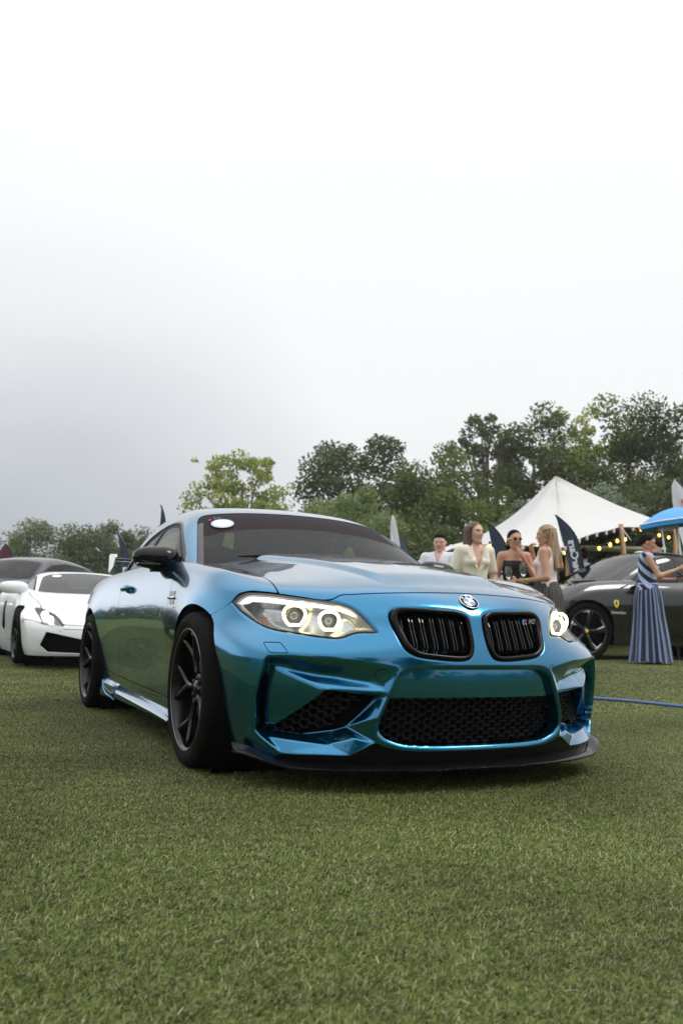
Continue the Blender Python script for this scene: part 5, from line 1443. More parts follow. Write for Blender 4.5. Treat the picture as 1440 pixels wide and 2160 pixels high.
# blonde woman seen from behind
def braid(root, HM):
    g = G(); g.tube([(.02, .085, .055), (-.04, .088, .060), (-.09, .050, .062), (-.112, 0, .055), (-.09, -.05, .062)], [.010, .014, .016, .016, .014], 8); g.move(HM); g.obj('braid', M_hblond, root)
    g = G()
    for i in range(3): g.tube([(.165+.01*i, .155+.027*math.cos(t)*1., 1.035+.027*math.sin(t)) for t in np.linspace(0, 2*math.pi, 12, endpoint=False)], .004, 5, closed=True)
    g.obj('bracelet', M_gold, root)
    G().tube([(.20, .145+.026*math.cos(t), 1.033+.026*math.sin(t)) for t in np.linspace(0, 2*math.pi, 12, endpoint=False)], .007, 6, closed=True).obj('wristband', mat('green_wristband', (.05, .5, .15), .6), root)
    n = 48; V = []; F = []
    for i, (z, r) in enumerate(((1.03, .135), (.96, .172), (.86, .198), (.6, .22), (.3, .26), (.12, .285))):
        for j in range(n): a = j/n*2*math.pi; q = r+.010*math.sin(a*12)*min(1, i/2); V.append((q*math.cos(a)*.84, q*math.sin(a), z))
    for i in range(5):
        for j in range(n): F.append((i*n+j, i*n+(j+1) % n, (i+1)*n+(j+1) % n, (i+1)*n+j))
    mk('lattice_skirt', V, F, M_lattice, root)
def lattice():
    m = mat('black_lattice_cloth', (.01, .01, .011), .75); nt = m.node_tree; b = nt.nodes['Principled BSDF']; t = nt.nodes.new('ShaderNodeTexCoord'); s = nt.nodes.new('ShaderNodeSeparateXYZ'); nt.links.new(t.outputs['Object'], s.inputs[0])
    def mth(op, a, b_=None):
        n = nt.nodes.new('ShaderNodeMath'); n.operation = op
        for i, v in enumerate((a, b_)):
            if v is None: continue
            if isinstance(v, (int, float)): n.inputs[i].default_value = v
            else: nt.links.new(v, n.inputs[i])
        return n.outputs[0]
    ang = mth('ARCTAN2', s.outputs['Y'], s.outputs['X']); zz = mth('PINGPONG', mth('MULTIPLY', ang, .26), .05)
    ph = mth('FRACT', mth('MULTIPLY', mth('ADD', s.outputs['Z'], mth('MULTIPLY', zz, 1.4)), 34.))
    k = mth('LESS_THAN', ph, .26); k2 = mth('GREATER_THAN', zz, .012); k3 = mth('LESS_THAN', zz, .043); kk = mth('MULTIPLY', mth('MULTIPLY', k, k2), k3)
    x = nt.nodes.new('ShaderNodeMix'); x.data_type = 'RGBA'; x.inputs['A'].default_value = (.01, .01, .011, 1); x.inputs['B'].default_value = (.30, .27, .25, 1); nt.links.new(kk, x.inputs['Factor']); nt.links.new(x.outputs['Result'], b.inputs['Base Color']); return m
M_lattice = lattice()
blond = px_person(1152, 1108, 9.3, label='blonde woman in pale pink top and black lattice skirt holding a plate', rz=-142, skin=M_skin2, hair='halfup', hmat=M_hblond, head=(12, 6),
    arms=[((0, .158, 1.345), (-.05, .215, 1.06), (.21, .14, 1.035)), ((0, -.158, 1.345), (.13, -.20, 1.13), (.19, -.10, 1.36))], hands=[((1, -.15, .05), (0, -.1, 1), .35), ((.1, .25, 1), (-1, .2, 0), .75)],
    clothes=[('sleeveless_top', shirt(0, .012, 1.405, .92, 0, .5, False), C_pink)], extra=braid)
# woman in the striped dress
def dress(root, HM):
    n = 120; V = []; F = []; mi = []; rs = np.random.RandomState(3); cuts = np.cumsum(np.where(np.arange(44) % 2, .75, 1.15)*rs.uniform(.8, 1.25, 44)); cuts = (cuts/cuts[-1]*n).astype(int); sid = np.searchsorted(cuts, np.arange(n), side='right') % 2
    prof = ((1.01, .135), (.965, .158), (.93, .176), (.80, .196), (.6, .215), (.4, .245), (.2, .275), (.05, .298), (.035, .300))
    for i, (z, r) in enumerate(prof):
        for j in range(n):
            a = j/n*2*math.pi; q = r+.014*math.sin(a*14+.6*math.sin(z*5))*min(1, i/4)+.010*math.sin(a*5+z*3)*min(1, i/4); V.append((q*math.cos(a)*.86+.02*(1-z), q*math.sin(a), z+.012*math.sin(a*9)*(i > 6)))
    for i in range(len(prof)-1):
        for j in range(n): F.append((i*n+j, i*n+(j+1) % n, (i+1)*n+(j+1) % n, (i+1)*n+j)); mi.append(int(sid[j]))
    mk('pleated_skirt', V, F, None, root, mats=[mat('navy_stripe', (.014, .016, .040), .8, sheen=.3), mat('sky_stripe', (.20, .28, .50), .8)], mi=mi)
    G().tube([(.140*math.cos(t)*.86, .140*math.sin(t), 1.008) for t in np.linspace(0, 2*math.pi, 24, endpoint=False)], .012, 8, closed=True).obj('waistband', mat('waistband_cloth', (.36, .47, .74), .8), root)
    G().tube([(.355, -.105+.026*math.cos(t), 1.195+.026*math.sin(t)) for t in np.linspace(0, 2*math.pi, 12, endpoint=False)], .007, 6, closed=True).obj('wristband', mat('green_wristband', (.12, .55, .25), .6), root)
    g = G(); g.ball((-.01, .082, -.042), .006, 8, 6).ball((-.01, -.082, -.042), .006, 8, 6); g.move(HM); g.obj('earring', M_gold, root)
sw_p = px_person(1362, 1127, 11.0, label='woman in a navy and sky-blue striped dress holding a phone', rz=50, skin=M_skin2, hair='bun', hmat=M_hdark, head=(0, 16),
    arms=[((0, .158, 1.345), (.09, .21, 1.08), (.33, .06, 1.07)), ((0, -.158, 1.345), (.13, -.20, 1.10), (.375, -.10, 1.20))], hands=[((.9, -.3, .1), (0, -.2, 1), .55), ((.9, .1, .35), (0, .9, .2), .75)],
    clothes=[('striped_top', shirt(0, .016, 1.40, .92, 1.25, .42), C_str)], extra=dress)
def onp(root, p):   # a point given in someone's own frame
    bpy.context.view_layer.update(); return root.matrix_world @ Vector(p)
ph = thing('phone', 'pale phone held up in the hand of the woman in the striped dress', 'phone', onp(sw_p, (.485, -.085, 1.265)), R(50)); G().bbox((0, 0, 0), (.012, .07, .13), .004, rotm('Y', .7)).obj('phone_case', mat('white_case', (.75, .75, .75), .35), ph, True, 40); G().bbox((-.0075, 0, .0), (.002, .06, .115), .001, rotm('Y', .7)).obj('screen', M_black, ph, False)
wl_ = thing('wallet', 'open black wallet in the lower hand of the woman in the striped dress', 'wallet', onp(sw_p, (.43, .02, 1.12)), R(50)); G().bbox((0, 0, 0), (.16, .09, .02), .006, rotm('Y', -.15)).obj('wallet_cover', M_seat, wl_, True, 40); G().bbox((-.05, 0, .035), (.09, .088, .015), .005, rotm('Y', .5)).obj('wallet_flap', M_seat, wl_, True, 40)
# men under the tent and the bald head far left
px_person(1229, 1159, 15.5, label='man in a light blue shirt seen from behind under the tent', rz=140, male=True, skin=M_skin2, hair='short', hmat=M_hdark, head=(25, 0), arms=[down(1, .25), down(-1, .25)], hands=[hdn, hdn], clothes=[('shirt', shirt(1., .028, 1.41, .84), C_blue), ('trousers', trousers(), C_navy)])
px_person(1383, 1137, 15.0, label='man in a white shirt bending towards the left behind the striped-dress woman', rz=200, male=True, skin=M_skin3, hair='short', hmat=M_hdark, head=(20, 22), arms=[down(1, .24), down(-1, .24)], hands=[hdn, hdn], clothes=[('shirt', shirt(1., .028, 1.42, .84), C_white), ('trousers', trousers(), C_navy)])
px_person(1368, 1130, 16.2, label='man in white partly hidden behind the other white-shirted man by the tent pole', rz=170, male=True, skin=M_skin2, hair='short', hmat=M_hdark, arms=[down(1, .24), down(-1, .24)], hands=[hdn, hdn], clothes=[('shirt', shirt(1., .028, 1.42, .84), C_white), ('trousers', trousers(), C_navy)])
px_person(172, 1201, 19.5, label='bald man whose head shows above the roof of the white supercar', rz=-20, male=True, skin=M_skin3, hair=None, hmat=M_hbrown, arms=[down(1, .25), down(-1, .25)], hands=[hdn, hdn], clothes=[('shirt', shirt(1., .028, 1.42, .84), C_navy), ('trousers', trousers(), C_navy)])
# two people sitting in the blue coupe
sit = [((0, .10, .52), (.42, .12, .56), (.62, .12, .20)), ((0, -.10, .52), (.42, -.12, .56), (.62, -.12, .20))]
def sitter(label, x, y, shirtm, skin, hm, hy):
    r = person(label, (x, y, -.30), 0, 1.60, [((0, .185, 1.345), (.12, .24, 1.12), (.42, .16, 1.14)), ((0, -.185, 1.345), (.12, -.24, 1.12), (.42, -.16, 1.14))], skin, 'short', hm, (hy, 4), True,
        [('shirt', shirt(1., .02, 1.41, .84), shirtm)], legs=[((.0, .10, .88), (.40, .12, .90), (.62, .12, .66)), ((.0, -.10, .88), (.40, -.12, .90), (.62, -.12, .66))], hands=[((1, 0, .3), (0, -1, 0), .8), ((1, 0, .3), (0, 1, 0), .8)])
    return r
sitter('driver in a white shirt seen through the windscreen of the blue coupe', -1.52, .34, C_white, M_skin3, M_hbrown, 35)
sitter('passenger dimly seen in the near seat of the blue coupe', -1.56, -.38, C_navy, M_skin2, M_hdark, 0)
# glasses and plate
M_wine = glassmat('wine_glass', (.97, .98, .97), .93, .06); M_leafg = mat('mint_leaf', (.10, .35, .05), .5)
def wineglass(label, p):
    t = thing('wine_glass', label, 'glass', p)
    G().lathe([(.034, .001), (.030, .004), (.005, .008), (.0035, .02), (.0035, .085), (.006, .095), (.025, .108), (.040, .135), (.043, .155), (.040, .19), (.033, .235)], 28, 'z').obj('bowl', M_wine, t)
    g = G(); 
    for i in range(7): g.ball((.018*math.cos(i*2.1), .018*math.sin(i*2.1), .135+.006*(i % 3)), (.014, .008, .004), 6, 4, rotm('Z', i*1.3))
    g.obj('mint', M_leafg, t)
p = at3(1103, 1235, 9.2); wineglass('stemmed glass with green mint standing on the plate the blonde woman holds', (p[0], p[1], p[2]))
pl = thing('plate', 'small pale plate held out flat by the blonde woman', 'plate', (p[0], p[1], p[2]-.012)); G().lathe([(0, 0), (.06, .0), (.085, .008), (.088, .010), (.082, .006), (.055, -.006), (0, -.006)], 32, 'z').obj('dish', mat('pale_ceramic', (.75, .68, .64), .3, coat=.5), pl)
p = at3(1072, 1240, 9.7); wineglass('stemmed glass held low in front of the black strapless top', (p[0], p[1], p[2]))
# ================================================================ tent, flags, parasol
M_canvas = mat('stretch_canvas', (.62, .62, .61), .75, bump=.12, bscale=3)
nt = M_canvas.node_tree; _b = nt.nodes['Principled BSDF']; _tr = nt.nodes.new('ShaderNodeBsdfTranslucent'); _tr.inputs[0].default_value = (.55, .36, .18, 1); _mx = nt.nodes.new('ShaderNodeMixShader'); _mx.inputs[0].default_value = .10
nt.links.new(_b.outputs[0], _mx.inputs[1]); nt.links.new(_tr.outputs[0], _mx.inputs[2]); nt.links.new(_mx.outputs[0], nt.nodes['Material Output'].inputs[0])
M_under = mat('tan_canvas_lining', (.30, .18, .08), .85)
M_wood = mat('pole_wood', (.42, .26, .13), .7, var=.25, vscale=25, bump=.3, bscale=60)
tent = thing('stretch_tent', 'large white stretch tent with one tall peak, wooden poles and a tan underside', 'tent', at(1170, 20))
tb = Vector(tent.location)
def tp(px, py, d): return np.array(at3(px, py, d))-np.array(tb)
PK = tp(1171, 1004, 20)
rim = [(884, 1183, 18.5), (925, 1168, 17), (971, 1152, 15.8), (1013, 1149, 15.2), (1063, 1148, 14.8), (1122, 1152, 14.6), (1179, 1155, 14.5), (1194, 1153, 14.6), (1209, 1144, 14.8), (1227, 1134, 15.0), (1257, 1124, 15.4), (1286, 1118, 15.8), (1307, 1112, 16.2), (1348, 1112, 17), (1394, 1113, 18), (1450, 1122, 19.5), (1500, 1135, 21)]
back = [(1500, 1128, 25), (1400, 1118, 27), (1300, 1122, 28), (1170, 1118, 28), (1050, 1130, 27), (950, 1150, 24), (900, 1172, 21)]
E_ = catmull([tp(*q) for q in rim+back], 3)
nE = len(E_); nS = 15
V = []; F = []
for j, s in enumerate(np.linspace(0, 1, nS)):
    for i in range(nE):
        p = PK+(E_[i]-PK)*s; hz = (1-s)**2.0*.93+(1-s)*.07
        z = E_[i][2]+(PK[2]-E_[i][2])*hz
        z += -.012*math.sin(i*2*math.pi/nE*9)*math.sin(math.pi*s)*s
        V.append((p[0]+.02*math.sin(i*3.1+j), p[1], z))
for j in range(nS-1):
    for i in range(nE): F.append((j*nE+i, (j+1)*nE+i, (j+1)*nE+(i+1) % nE, j*nE+(i+1) % nE))
mk('canopy', V, F, M_canvas, tent)
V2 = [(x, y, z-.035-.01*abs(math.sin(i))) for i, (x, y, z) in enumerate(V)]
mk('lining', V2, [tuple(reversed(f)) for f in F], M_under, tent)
q = G()
for i in range(0, nE, 2):
    p = E_[i]; q.bbox(p+np.array([0, 0, -.03]), (.05, .05, .09), .01)
q.obj('edge_loops', mat('white_webbing', (.75, .74, .72), .8), tent, False)['kind'] = 'stuff'
def pole(px, py, d, lean=0.0, r=.05):
    p = tp(px, py, d); wx, wy = p[0]+tb[0], p[1]+tb[1]; b = np.array([wx-tb[0]+lean*RV[0], wy-tb[1]+lean*RV[1], float(gz(wx, wy))-tb[2]])
    G().tube([b, b*.5+p*.5, p+np.array([0, 0, .04])], [r*1.1, r, r*.9], 10).obj('tent_pole', M_wood, tent)
for a in ((1308, 1110, 16.2, .20), (1196, 1150, 14.6, .03), (1424, 1118, 18.5, -.12), (905, 1178, 17.8, -.1), (1064, 1149, 14.8, -.05), (1300, 1123, 27.5, 0), (1100, 1128, 27.5, 0)): pole(*a)
p = np.array([PK[0], PK[1], float(gz(PK[0]+tb[0], PK[1]+tb[1]))-tb[2]]); G().tube([p, PK-np.array([0, 0, .02])], .06, 10).obj('centre_pole', M_wood, tent)
def guy(a, b): G().tube([tp(*a), tp(*b)], .012, 5).obj('guy_rope', mat('grey_webbing', (.35, .36, .38), .8), tent)
guy((1309, 1113, 16.1), (1330, 1140, 15.0)); guy((1179, 1155, 14.5), (1188, 1170, 13.8))
# string of bulbs
M_bulb = mat('lit_bulb', (1, .7, .25), .3, emit=(1., .50, .07), estr=7.)
blb = [(936, 1169, 15.5), (1032, 1152.5, 15.0), (1188, 1166.5, 15.2), (1232, 1164, 15.6), (1263, 1156.7, 16), (1286, 1149, 16.3), (1301, 1141, 16.6), (1317.5, 1137.7, 17), (1351, 1117, 17.8), (1389, 1129, 18.5), (1409, 1133.6, 19), (1018, 1158, 16.5), (1046, 1161, 15.6)]
sl_ = thing('string_lights', 'string of warm glowing bulbs hanging under the tent edge', 'string lights', at(1286, 16.3)); slb = np.array(sl_.location)
for q_ in blb:
    p = at3(*q_)-slb
    G().ball(p, (.027, .027, .036), 12, 8).obj('bulb', M_bulb, sl_); G().lathe([(.018, .04), (.020, .075), (.012, .085)], 10, 'z', c=p).obj('bulb_socket', M_frit, sl_)
G().tube([at3(q_[0], q_[1]-6, q_[2])-slb for q_ in sorted(blb)[3:11]], .006, 5).obj('cable', M_frit, sl_)
# bar and white table under the tent
bt = thing('trestle_table', 'long table with a white top under the tent, right of the light-blue shirt', 'table', at(1310, 18)); b0 = np.array(bt.location)
p = at3(1303, 1158, 18)-b0; Rm = rotm('Z', YAW-math.pi/2)
G().box((p[0], p[1], p[2]), (1.7, .7, .05), Rm).obj('tabletop', mat('white_table', (.75, .75, .73), .6), bt, False)
for sx, sy in ((-1, -1), (1, -1), (1, 1), (-1, 1)):
    o = np.array([sx*.75, sy*.28, 0]) @ Rm.T; G().box((p[0]+o[0], p[1]+o[1], p[2]/2-.01), (.05, .05, p[2]-.03)).obj('leg', M_wood, bt, False)

# ---- feather flags
def feather(label, px, py_top, dep, h, w, base, edge, lean=0., text=None, tcol=M_white, tsz=.2, tz=.5, rot=0., teardrop=False, mirror_text=False, twist=0., blob=None, group=None, face=None):
    p = at3(px, py_top, dep); g0 = float(gz(p[0], p[1])); H = p[2]-g0; lx = lean*(h/2)
    t = thing('feather_flag', label, 'flag', (p[0], p[1], g0), (YAW-math.pi/2+twist), group)   # local +x runs across the picture
    # curved pole at the right-hand edge, cloth to its left
    n = 26; P = []; Q = []
    for i in range(n):
        s = i/(n-1); z = H-h+h*s
        if teardrop: xr = w*.5*math.sin(math.pi*min(1, (s*.96+.04)))**.6; xl = -w*.5*math.sin(math.pi*min(1, (s*.96+.04)))**.6
        else:
            xr = w*.5-w*1.0*max(0, (s-.72)/.28)**2.2; xl = -w*.5+w*.12*math.sin(s*3.1); xl = min(xl, xr-.012) if s > .9 else xl
        sh = lean*(1-s)*h
        P.append((xr+sh, z)); Q.append((xl+sh, z))
    V = []; F = []; m_ = 7
    for i in range(n):
        for j in range(m_):
            u = j/(m_-1); x = Q[i][0]+(P[i][0]-Q[i][0])*u; V.append((x, .03*math.sin(u*5+i*.35)*(1-u), P[i][1]))
    for i in range(n-1):
        for j in range(m_-1): F.append((i*m_+j, i*m_+j+1, (i+1)*m_+j+1, (i+1)*m_+j))
    mk('flag_cloth', V, F, base, t)
    pl_ = [(P[0][0]+lean*P[0][1], 0, 0), (P[0][0]+lean*P[0][1]*.5, 0, P[0][1]*.5)]+[(a, 0, b) for a, b in P]+([(P[-1][0]-.02, 0, P[-1][1]+.01)] if not teardrop else [])
    G().tube(pl_, [.02, .018]+[.014]*(len(pl_)-2), 6).obj('flag_pole', edge, t)
    G().lathe([(0, .02), (.16, .02), (.18, 0)], 20, 'z', c=(P[0][0]+lean*P[0][1], 0, 0)).obj('flag_foot', M_matte, t)
    if text:
        zc = H-h+h*tz; xc = lean*(1-tz)*h+w*.06
        for sgn, yy in ((1, -.035), (-1, .035)):
            M_ = Matrix.Translation((xc, yy, zc)) @ Matrix.Rotation(-math.atan(lean), 4, 'Y') @ Matrix.Rotation(math.pi/2, 4, 'X') @ Matrix.Rotation(math.pi/2, 4, 'Z')
            if mirror_text: M_ = Matrix.Translation((xc, yy, zc)) @ Matrix.Rotation(-math.atan(lean), 4, 'Y') @ Matrix.Scale(-1, 4, (1, 0, 0)) @ Matrix.Rotation(math.pi/2, 4, 'X') @ Matrix.Rotation(math.pi/2, 4, 'Z')
            textmesh('flag_lettering', text, tsz, tcol, t, M_, .001, bold=.006)
            break
    if blob:
        for col, bx_, bz_, bw, bh in blob: G().ball((bx_, -.03, H-h+h*bz_), (bw, .004, bh), 14, 8).obj('flag_print', col, t)
    return t
M_navyf = mat('navy_flag_cloth', (.028, .050, .085), .7, var=.2, vscale=6); M_greyf = mat('slate_flag_cloth', (.08, .12, .18), .7, var=.2, vscale=6); M_whitef = mat('white_flag_cloth', (.72, .72, .76), .7); M_redf = mat('red_print_cloth', (.62, .10, .12), .7); M_redd = mat('dark_red_cloth', (.12, .035, .05), .7)
feather('navy feather flag with white lettering, right of the blonde woman', 1190, 1088, 14.6, 1.75, .28, M_navyf, M_frit, .19, 'DriverCars', M_white, .17, .55, mirror_text=True)
feather('navy feather flag with white lettering, left of the woman in sunglasses', 1044, 1101, 14.0, 1.75, .25, M_navyf, M_frit, .13, 'DriverCars', M_white, .165, .5, mirror_text=True)
feather('white rounded feather flag with red letters behind the blue parasol', 1422, 1010, 15.5, 3.0, .62, M_whitef, M_navyf, .34, 'DAMAS', M_redf, .20, .78, teardrop=True)
feather('slim white feather flag rising beside the windscreen pillar', 827, 1087, 17, 1.5, .17, M_whitef, M_whitef, .10, teardrop=True)
feather('slate blue feather flag just right of the slim white one', 850, 1131, 17, 1.4, .17, M_greyf, M_frit, .12, 'IC', M_white, .16, .4)
feather('narrow navy feather flag whose tip stands above the coupe roof at the left', 348, 1067, 17, 2.2, .14, M_navyf, M_frit, -.06, 'bp', M_white, .1, .6)
feather('navy feather flag with faint white print between the wing and the door mirror', 259, 1127, 15, 1.6, .15, M_navyf, M_frit, .10, 'DriverCars', M_white, .14, .45)
feather('rounded dark flag with a red print at the far left edge', 12, 1147, 18, 1.0, .36, M_redd, M_frit, .0, teardrop=True, blob=[(M_redf, .0, .42, .11, .2)])

# ---- blue parasol with a board
pu = thing('parasol', 'bright blue beach parasol with a grey sign board under it at the right edge', 'parasol', at(1418, 13.5)); pb = np.array(pu.location)
top = at3(1420, 1071, 13.5)-pb; rimz = (at3(1400, 1100, 13.5)-pb)[2]; rad = .52
V = [(top[0], top[1], top[2])]; n = 8; F = []; rings = 5; sub = 6; N = n*sub
tl = np.array([[RV[0], RV[1], 0], [HV[0], HV[1], 0]])
for j in range(1, rings+1):
    s = j/rings
    for i in range(N):
        a = i/N*2*math.pi; k = (i % sub)/sub; r = rad*s*(1-.05*math.sin(math.pi*k)); z = top[2]-(top[2]-rimz)*(s**1.7)-.03*math.sin(math.pi*k)*s*0
        c = np.array([r*math.cos(a), r*math.sin(a)]); w_ = c[0]*tl[0]+c[1]*tl[1]; V.append((top[0]+w_[0], top[1]+w_[1], z-.14*c[0]*0-(.13*(-c[0]))))
for i in range(N): F.append((0, 1+(i+1) % N, 1+i))
for j in range(rings-1):
    for i in range(N): F.append((1+j*N+i, 1+j*N+(i+1) % N, 1+(j+1)*N+(i+1) % N, 1+(j+1)*N+i))
M_par = mat('sky_blue_nylon', (.09, .34, .74), .6)
for k_ in range(8):
    ff = [f for f in F if (len(f) == 3 and ((f[2]-1)//sub) == k_) or (len(f) == 4 and (((f[0]-1) % N)//sub) == k_)]
    used = sorted({i for f in ff for i in f}); mp_ = {u: i for i, u in enumerate(used)}
    mk('parasol_panel', [V[u] for u in used], [tuple(mp_[i] for i in f) for f in ff], M_par, pu)
edge = [V[1+(rings-1)*N+i] for i in range(N)]
G().add([p for p in edge]+[(x, y, z-.07) for x, y, z in edge], [(i, (i+1) % N, N+(i+1) % N, N+i) for i in range(N)]).obj('valance_strip', mat('deep_blue_nylon', (.02, .30, .72), .6), pu)
G().tube([edge[i] for i in range(N)], .012, 5, closed=True).obj('white_piping', M_white, pu)
g0 = np.array([top[0], top[1], 0.]); G().tube([g0+np.array([.25*RV[0], .25*RV[1], 0]), top], .018, 8).obj('parasol_pole', mat('white_tube', (.72, .75, .76), .4), pu)
sb = thing('sign_board', 'grey sign board on two white legs under the blue parasol', 'sign', at(1408, 13.2)); s0 = np.array(sb.location)
c = at3(1407, 1107, 13.2)-s0; G().box(c, (.30, .02, .17), rotm('Z', YAW+math.pi/2)@rotm('Y', .18)).obj('board', mat('grey_board', (.33, .36, .36), .6), sb, False)
for k in range(4): G().box(c+np.array([RV[0]*(-.08+.05*k), RV[1]*(-.08+.05*k), .02])-np.array([HV[0], HV[1], 0])*.013, (.03, .003, .05), rotm('Z', YAW+math.pi/2)).obj('board_mark', M_greyf, sb, False)
for dx0, dx1 in ((-.09, .04), (.13, .24)):
    a = c+np.array([RV[0]*dx0, RV[1]*dx0, (.18 if dx0 > 0 else -.05)]); b = np.array([c[0]+RV[0]*(dx1+.08), c[1]+RV[1]*(dx1+.08), 0]); G().tube([b, a], .014, 6).obj('board_leg', mat('white_tube', (.72, .75, .76), .4), sb)
# ---- rope lying on the lawn
rp = [at3(x, 1473+(x-1256)*.092+(y), 1) for x, y in ((1, 0),)]
pts = []
for x, y in ((1190, 1461), (1225, 1469), (1256, 1473), (1300, 1476), (1345, 1480), (1390, 1485), (1440, 1490), (1520, 1500)):
    d = at3(x, y, 1)-CAMP; t = -(CAMP[2]-.055)/d[2]
    for _ in range(4): q = CAMP+d*t; t = -(CAMP[2]-.02-float(gz(q[0], q[1])))/d[2]
    pts.append(CAMP+d*t)
pts = catmull(pts, 20, closed=False)
rope = thing('rope', 'blue and white twisted rope lying on the grass right of the blue bumper', 'rope', pts[0]); rb = np.array(pts[0])
for k, m_ in ((0, mat('blue_rope_strand', (.02, .12, .42), .8)), (1, mat('blue_rope_strand', (.02, .12, .42), .8)), (2, mat('white_rope_strand', (.35, .38, .45), .8))):
    S = np.concatenate([np.linspace(pts[i], pts[i+1], 8, endpoint=False) for i in range(len(pts)-1)])-rb
    L = np.arange(len(S))*.5+k*2.09; S = S+np.stack([0*L, .006*np.cos(L), .006*np.sin(L)], -1); G().tube(S, .0065, 5).obj('strand', m_, rope)
# ================================================================ trees
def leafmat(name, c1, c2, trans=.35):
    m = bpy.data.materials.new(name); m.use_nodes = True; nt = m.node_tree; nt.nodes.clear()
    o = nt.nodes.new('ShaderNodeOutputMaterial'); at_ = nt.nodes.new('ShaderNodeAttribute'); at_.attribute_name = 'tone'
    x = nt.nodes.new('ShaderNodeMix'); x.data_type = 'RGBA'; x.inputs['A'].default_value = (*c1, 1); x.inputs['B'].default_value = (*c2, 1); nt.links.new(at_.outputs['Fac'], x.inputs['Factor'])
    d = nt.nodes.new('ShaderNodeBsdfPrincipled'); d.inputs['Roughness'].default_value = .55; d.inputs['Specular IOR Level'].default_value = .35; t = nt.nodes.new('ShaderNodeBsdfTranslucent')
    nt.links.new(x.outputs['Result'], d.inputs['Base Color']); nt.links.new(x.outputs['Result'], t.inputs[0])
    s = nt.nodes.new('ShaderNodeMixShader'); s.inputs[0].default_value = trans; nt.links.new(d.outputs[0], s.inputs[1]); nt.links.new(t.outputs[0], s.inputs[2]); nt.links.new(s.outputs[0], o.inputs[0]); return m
M_bark = mat('bark', (.10, .075, .055), .9, var=.35, vscale=8, bump=.5, bscale=20)
L_light = leafmat('light_green_leaves', (.19, .24, .05), (.40, .44, .12), .5)
L_mid = leafmat('mid_green_leaves', (.06, .095, .020), (.18, .23, .05))
L_dark = leafmat('dark_green_leaves', (.040, .058, .016), (.12, .15, .040), .3)
L_olive = leafmat('olive_green_leaves', (.12, .17, .06), (.30, .37, .15))
L_grey = leafmat('grey_green_leaves', (.075, .10, .045), (.18, .21, .10), .3)
L_silver = leafmat('silver_green_leaves', (.10, .14, .085), (.24, .30, .19))
def leaves(name, C, rad, tone, per, size, m, parent, rs, flat=.75, kind=None):
    """C: clump centres, rad: clump radii; leaf-sized faces scattered through each clump"""
    C = np.asarray(C); n = len(C)*per; ci = np.repeat(np.arange(len(C)), per)
    d = rs.normal(size=(n, 3)); d /= np.linalg.norm(d, axis=1)[:, None]; r = rs.uniform(.25, 1.08, n)**.6
    P = C[ci]+d*(np.asarray(rad)[ci]*r)[:, None]*np.array([1, 1, flat])
    a = rs.normal(size=(n, 3)); a /= np.linalg.norm(a, axis=1)[:, None]; b = np.cross(a, rs.normal(size=(n, 3))+d*.6); b /= np.linalg.norm(b, axis=1)[:, None]
    s = size*rs.uniform(.5, 1.3, n)[:, None]; w = .5
    V = np.stack([P-a*s, P+b*s*w, P+a*s, P-b*s*w], 1).reshape(-1, 3); F = np.arange(n*4).reshape(n, 4)
    o = mk(name, V, F, m, parent, False)
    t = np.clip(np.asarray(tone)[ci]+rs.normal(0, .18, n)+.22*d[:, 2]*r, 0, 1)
    at_ = o.data.attributes.new('tone', 'FLOAT', 'POINT'); at_.data.foreach_set('value', np.repeat(t, 4).astype(np.float32))
    if kind: o['kind'] = kind
    return o
def tree(name, label, px, dep, top, w, m, seed, nb=34, per=420, size=.09, base=.22, shape='round', dens=1., low=0., limbs=9, group=None, xy=None, H=None):
    """px: picture column it stands in, top: picture row of its tip, w: crown width in metres"""
    rs = np.random.RandomState(seed)
    p = at3(px, top, dep) if xy is None else np.array([xy[0], xy[1], H]); g_ = float(gz(p[0], p[1])); H = p[2]-g_ if H is None else H; t = thing(name, label, 'tree', (p[0], p[1], g_), rs.uniform(0, 6), group)
    zb = H*base; C = []; w = w*1.28
    while len(C) < nb:
        q = rs.uniform(-1, 1, 3)
        if shape == 'round' and (q**2).sum() > 1: continue
        if shape == 'tall' and (q[0]**2+q[1]**2 > 1-.75*max(0, q[2])**1.5): continue
        if shape == 'wide' and (q[0]**2+q[1]**2)+max(0, q[2])**2 > 1: continue
        if shape != 'tall' and (q**2).sum() < .12: continue
        C.append((q[0]*w/2*.86, q[1]*w/2*.86, zb+(q[2]*.53+.5)*(H-zb)*.93+(H-zb)*.04))
    C = np.array(C); rad = rs.uniform(.10, .20, nb)*w*dens
    tone = rs.uniform(.1, .8, nb)
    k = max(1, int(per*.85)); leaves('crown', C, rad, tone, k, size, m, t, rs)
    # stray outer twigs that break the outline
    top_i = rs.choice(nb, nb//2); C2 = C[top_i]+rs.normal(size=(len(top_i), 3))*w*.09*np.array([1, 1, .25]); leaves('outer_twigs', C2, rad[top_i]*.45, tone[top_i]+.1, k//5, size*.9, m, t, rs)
    g = G(); r0 = .028*H
    g.tube([(0, 0, -.05), (.03*H*rs.normal()*.3, .02*H*rs.normal()*.3, H*.25), (rs.normal()*.02*H, rs.normal()*.02*H, H*.55), (0, 0, H*.8)], [r0*1.2, r0*.85, r0*.5, r0*.15], 9); g.obj('trunk', M_bark, t)
    for i in rs.choice(nb, min(limbs, nb), replace=False):
        z0 = H*rs.uniform(.2, .5); q = C[i]; mid = np.array([q[0]*.45, q[1]*.45, z0*.45+q[2]*.55+.0]); G().tube([(0, 0, z0), mid, q], [r0*.42, r0*.25, r0*.08], 6).obj('limb', M_bark, t)
    return t
tree('plane_tree', 'airy yellow-green tree standing alone above the coupe roof', 512, 34, 946, 4.0, L_light, 1, nb=110, per=150, size=.085, base=.08, dens=.5, limbs=16)
